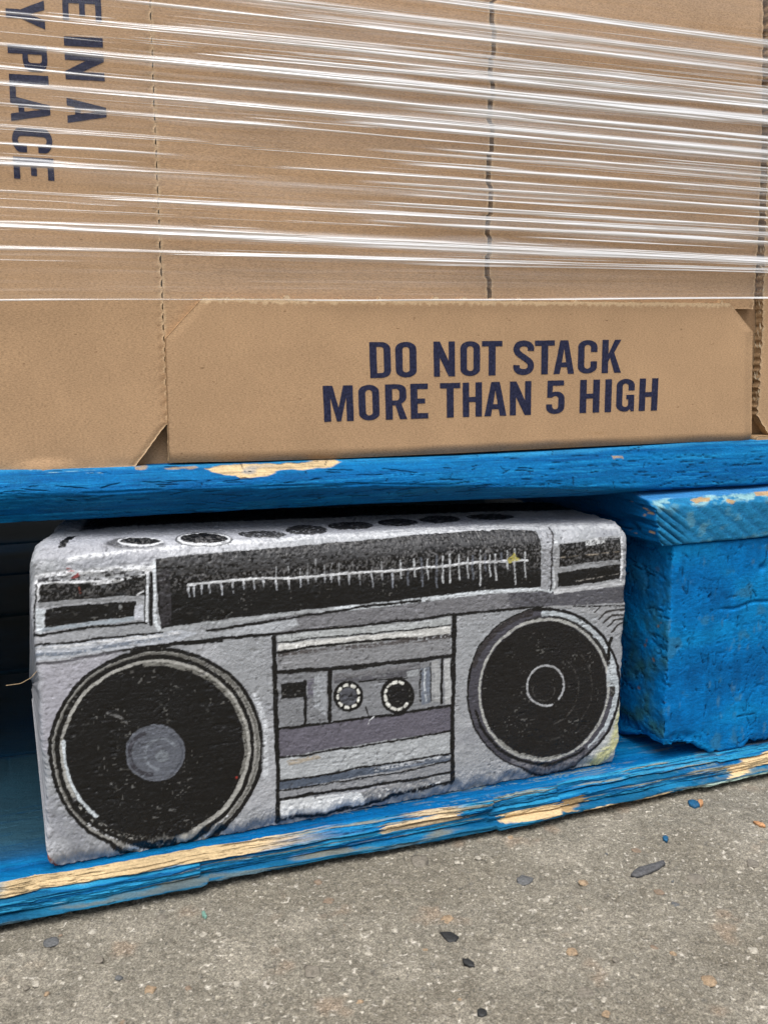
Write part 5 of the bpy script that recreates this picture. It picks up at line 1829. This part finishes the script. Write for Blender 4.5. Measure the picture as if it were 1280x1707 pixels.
flap_v = lambda u, z: VF + 0.10 * fbm(u * 0.03, z * 0.04, oct=3, seed=879)
for ch_, a, b in (('D', 616, 651), ('O', 659, 694), ('N', 722.5, 758), ('O', 767, 800), ('T', 803, 837), ('S', 855, 890), ('T', 891, 924), ('A', 922.5, 957), ('C', 963, 995), ('K', 1003, 1034.5)):
    letter(ch_, line_map(a, b, ((615, 570), (1036, 566)), ((618, 630), (1033, 621))), VF, flap, flap_v)
for ch_, a, b in (('M', 539, 588.5), ('O', 597.5, 632), ('R', 642, 677), ('E', 684, 713), ('T', 733, 767), ('H', 771, 803), ('A', 807, 844), ('N', 849.5, 885), ('5', 910, 940.5), ('H', 966, 999), ('I', 1008, 1019), ('G', 1027, 1057), ('H', 1065, 1096)):
    letter(ch_, line_map(a, b, ((538, 643), (1097, 630)), ((541, 703), (1094, 684))), VF, flap, flap_v)


def side_map(y0, y1, xb0, xt0, xb1, xt1, sl=0.067):
    """letters lying on their side: reading downwards, their tops to the right"""
    def f(x, y):
        yy = y0 + (y1 - y0) * x
        xb = xb0 + (xb1 - xb0) * x
        xt = xt0 + (xt1 - xt0) * x
        return xb + (xt - xb) * y, yy + sl * 0.9 * (xb + (xt - xb) * y - 0.5 * (xb + xt))
    return f


side_par = [o for o in c1.children if o.name.startswith('front_panel')][0]
side_v = lambda u, z: VC - 0.6 + 0.12 * fbm(u * 0.03, z * 0.03, oct=3, seed=824)
sx = lambda y: 10.2 + 0.0475 * y
for ch_, a, b in (('Y', -1, 46), ('P', 75, 118), ('L', 124, 163), ('A', 160, 203), ('C', 213, 254), ('E', 262, 299), ('R', -52, -10), ('D', -98, -60)):
    letter(ch_, side_map(a, b, 8.5 + .05 * a, 73 + .06 * a, 8.5 + .05 * b, 73 + .06 * b), VC - 0.6, side_par, side_v)
for ch_, a, b in (('E', -14, 34), ('I', 61, 77), ('N', 87, 133), ('A', 164, 206), ('R', -62, -22), ('O', -108, -70)):
    letter(ch_, side_map(a, b, 103.5 + .045 * a, 168 + .05 * a, 103.5 + .045 * b, 168 + .05 * b, 0.06), VC - 0.6, side_par, side_v)

# ------------------------------------------------------------------ stretch film round the cartons
def build_film():
    wrap = thing('stretch_wrap', 'clear plastic stretch wrap pulled into shiny white creases across the cartons', 'plastic wrap', pal((uL + uR) / 2, VC - 4, zfl))
    VFm = VC - 3.4
    M_ = [(-1600, .20), (-400, .175), (-90, .125), (18, .103), (137, .09), (230, .072), (317, .055), (372, .048), (412, .027), (500, -.004), (520, -.006)]
    y0 = np.concatenate([np.arange(-900, -120, 3.0), np.arange(-120, 503.5, 0.55)])
    x = np.concatenate([np.arange(-1100, -40, 60.0), np.arange(-40, 1330, 9.0), np.arange(1330, 2500, 60.0)])
    Y0, X = np.meshgrid(y0, x, indexing='ij')
    slope = interp(M_, Y0)
    Y = Y0 + slope * X + 2.0 * fbm(X * 0.0016, Y0 * 0.004, oct=2, seed=951) + 8 * (X / 1280 - 0.5) ** 2 * (slope > .02)
    fold = np.zeros(X.shape)
    r2 = np.random.default_rng(5)

    def streak(yc, xa, xb, w, a, fade=60):
        nonlocal fold
        sel = slice(*np.searchsorted(y0, [yc - 4 * w - 6, yc + 4 * w + 6]))
        if sel.stop <= sel.start:
            return
        d = Y0[sel] - yc - 1.2 * fbm(X[sel] * 0.004, X[sel] * 0, oct=3, seed=int(yc * 7) % 991)
        ww = w * (0.8 + 0.5 * fbm(X[sel] * 0.006, X[sel] * 0 + 3, oct=3, seed=int(yc * 3) % 983))
        core = np.exp(-(d / np.maximum(ww, 0.35)) ** 4)
        tex = 0.9 + 0.4 * fbm(X[sel] * 0.004, d * 0.6, oct=3, seed=int(yc * 5) % 977)
        tex = tex * (0.62 + 0.38 * smooth(180, 460, X[sel]))
        env = smooth(xa - fade, xa + fade, X[sel]) * smooth(xb + fade, xb - fade, X[sel])
        fold[sel] = 1 - (1 - fold[sel]) * (1 - np.clip(a * core * env * tex, 0, 0.95))

    for yc, xa, xb, w, a in ((18, -500, 1700, 4.2, .72), (25, -200, 1700, 1.6, .9), (10, 300, 1700, 3, .5), (72, -500, 1700, 4.0, .85), (77, 100, 1700, 2, .9), (110, -500, 1700, 2.6, .85),
                             (137, -500, 1700, 4, .8), (140, 200, 1700, 1.5, .9), (170, -500, 480, 3.4, .75), (172, 300, 1700, 1.6, .6), (208, -500, 320, 3.0, .6), (213, -100, 260, 1.2, .7),
                             (237, -500, 260, 2.4, .85), (267, -500, 200, 6, .78), (270, -500, 260, 2, .85), (317, -500, 1700, 3.0, .7), (321, 200, 1700, 1.4, .9), (372, -500, 1700, 6.5, .82),
                             (377, -500, 1700, 3, .85), (385, 600, 1700, 4, .75), (412, -500, 1700, 2.6, .7), (416, 300, 1700, 1.3, .9), (423, 700, 1700, 2, .7), (501, -500, 120, 1.4, .9), (501, 120, 1700, .9, .45),
                             (502.2, 500, 1700, 1.3, .8), (-22, 200, 1700, 2.5, .85), (-48, 200, 1700, 5, .75), (-92, 500, 1700, 3.5, .9), (-86, 700, 1700, 1.5, .9), (-30, 500, 1500, 6, .5),
                             (40, 500, 1700, 3, .8), (48, 700, 1500, 7, .62), (52, 400, 1700, 1.6, .9), (85, 600, 1200, 3, .8), (120, 700, 1700, 2.2, .8), (152, 600, 1700, 2.4, .85), (190, 760, 1700, 2, .8),
                             (200, 640, 1700, 3, .6), (222, 700, 1700, 2.6, .85), (245, 500, 1700, 1.6, .8), (262, 640, 1700, 2.5, .8), (283, 700, 1700, 2.2, .7), (300, 640, 1000, 1.6, .8), (304, 900, 1700, 2.4, .8),
                             (335, 640, 1700, 2.2, .75), (350, 900, 1200, 1.4, .7)):
        streak(yc, xa, xb, w * (1.35 if w < 3 else 1.2), a * (1.1 if w < 3 else 0.85))
        if a > 0.74:
            streak(yc + 2, max(xa, 120) + 80, xb, w * 2.0 + 5, 0.26, 220)
    main = [18, 72, 110, 137, 317, 372, 412, -22, -48, -92, 40, 48, 85, 152, 222, 262, 304, 335, 385]
    for i in range(240):
        yc = r2.choice(main) + r2.normal(0, 7) if i < 170 else r2.uniform(-110, 430)
        right = r2.random() < 0.72
        xa = r2.uniform(600, 1250) if right else r2.uniform(-100, 600)
        ln = abs(r2.normal(0, 170)) + 40
        streak(yc, xa, xa + ln, r2.uniform(0.5, 1.1) if r2.random() < 0.8 else r2.uniform(1.2, 2), r2.uniform(0.3, 0.85), fade=r2.uniform(15, 70))
    for i in range(70):
        yc = r2.uniform(-110, 425)
        xa = r2.uniform(-300, 1300)
        streak(yc, xa, xa + r2.uniform(200, 700), r2.uniform(3, 9), r2.uniform(0.03, 0.14), fade=120)
    fold = np.clip(fold, 0, 0.93)
    base = 0.045 + 0.06 * fbm(X * 0.0015, Y0 * 0.02, oct=4, seed=961)  # broad haze and soft highlight patches put into the film's opacity
    r = (X - W / 2) / F, -(Y - H / 2) / F
    R = np.stack([r[0], cP + r[1] * sP, -sP + r[1] * cP], -1)
    t = ((PO + VFm * PV - CAM) @ PV) / (R @ PV)
    P = CAM + R * t[..., None]
    # folds stand a little proud of the cartons; film bridges the seams
    P = P - PV * (0.9 * fold + 0.25 * fbm(X * 0.004, Y0 * 0.15, oct=3, seed=963))[..., None]
    ob = mesh_obj('film_sheet', P, grid_faces(*X.shape), M_FILM, wrap, attrs={'fold': np.maximum(fold, np.maximum(base, 0.01))})
    return wrap


build_film()

# ------------------------------------------------------------------ small loose things
def on_ground(x, y, z=0.4):
    return on_z(x, y, z)


M_BCHIP = mat_plain('blue_chip', (12, 76, 112), 0.7)
M_WCHIP = mat_plain('raw_chip', (176, 130, 90), 0.7)
M_SLATE = mat_plain('slate_flake', (76, 76, 78), 0.7)
M_SOOT = mat_plain('black_grit', (34, 35, 36), 0.6, 0.5)
M_HAIR = mat_plain('straw_fibre', (150, 130, 100), 0.7)
def shard_px(name, pts, z, thick, mat, parent=None, tilt=(0, 0), seed=0):
    q = np.array([on_z(x, y, z)[:2] for x, y in pts])
    return shard(name, (0, 0, z), q, thick, mat, parent, tilt, seed)


p = on_ground(1157, 1341)
chip = thing('wood_chip', 'blue wood splinter with a raw orange end lying beside the pallet board', 'wood chip', (p[0], p[1], 0))
shard_px('painted_side', [(1146, 1337), (1156, 1336), (1167, 1340), (1168, 1345), (1158, 1348), (1148, 1343)], 0.5, 0.9, M_BCHIP, chip, seed=3)
shard_px('raw_end', [(1162, 1337), (1171, 1337), (1172, 1342), (1167, 1346), (1164, 1342)], 0.55, 1.1, M_WCHIP, chip, seed=4)
tag(shard_px('wood_chip', [(1255, 1371), (1262, 1371), (1273, 1375), (1276, 1379), (1266, 1378)], 0.5, 0.6, M_WCHIP, seed=9), 'thin bare orange wood chip on the concrete', 'wood chip')
tag(shard_px('slate_flake', [(1051, 1460), (1062, 1449), (1085, 1443), (1106, 1437), (1109, 1441), (1098, 1450), (1080, 1458), (1062, 1463)], 0.3, 0.7, M_SLATE, seed=12), 'long grey slate flake lying on the concrete', 'stone')
tag(shard_px('paint_flake', [(1104, 1397), (1109, 1395), (1114, 1399), (1112, 1404), (1106, 1402)], 0.5, 0.7, M_BCHIP, seed=14), 'tiny crumpled blue paint flake on the concrete', 'paint flake')
for pts, lab in (([(733, 1556), (752, 1556), (765, 1564), (760, 1571), (748, 1573), (738, 1564)], 'angular black stone chip pressed into the concrete'),
                 ([(770, 1601), (780, 1600), (790, 1608), (791, 1614), (782, 1613), (773, 1608)], 'narrow black stone sliver on the concrete'),
                 ([(795, 1686), (803, 1683), (811, 1687), (812, 1694), (804, 1698), (796, 1695)], 'rounded black stone set in the concrete')):
    tag(shard_px('stone_chip', pts, 0.15, 0.6, M_SOOT, seed=len(lab)), lab, 'stone')
tag(shard_px('paint_flake', [(336, 1521), (341, 1520), (345, 1529), (343, 1533), (338, 1530)], 0.4, 0.4, mat_plain('teal_flake', (104, 140, 128), 0.6), seed=15), 'pale teal paint flake on the concrete before the raw wood edge', 'paint flake')


def strand(name, pts, rad, mat):
    p = np.array(pts, float)
    t = np.linspace(0, len(p) - 1, 40)
    i = np.clip(t.astype(int), 0, len(p) - 2)
    q = p[i] + (p[i + 1] - p[i]) * (t - i)[:, None]
    for _ in range(4):
        q[1:-1] = (q[:-2] + 2 * q[1:-1] + q[2:]) / 4
    g = np.gradient(q, axis=0)
    g /= np.linalg.norm(g, axis=1, keepdims=True)
    n1 = np.cross(g, [0.2, 0.9, 0.3]); n1 /= np.linalg.norm(n1, axis=1, keepdims=True)
    n2 = np.cross(g, n1)
    a = np.linspace(0, 2 * PI, 6)[:-1]
    V = q[:, None] + rad * (n1[:, None] * np.cos(a)[:, None] + n2[:, None] * np.sin(a)[:, None])
    nr_, nc_ = V.shape[:2]
    R, C = np.meshgrid(np.arange(nr_ - 1), np.arange(nc_), indexing='ij')
    C2 = (C + 1) % nc_
    f = np.stack([R * nc_ + C, R * nc_ + C2, (R + 1) * nc_ + C2, (R + 1) * nc_ + C], -1).reshape(-1, 4)
    return mesh_obj(name, V, f, mat)


def bpx(x, y, dy):
    r = ray(x, y)
    p0 = BO + BY * dy
    return CAM + r * (((p0 - CAM) @ BY) / (r @ BY))


tag(strand('straw_fibre', [bpx(64, 1116, 3), bpx(52, 1130, 2), bpx(34, 1140, 3), bpx(10, 1143, 5)], 0.11, M_HAIR), 'fine curled straw fibre sticking out from the brick end', 'fibre')
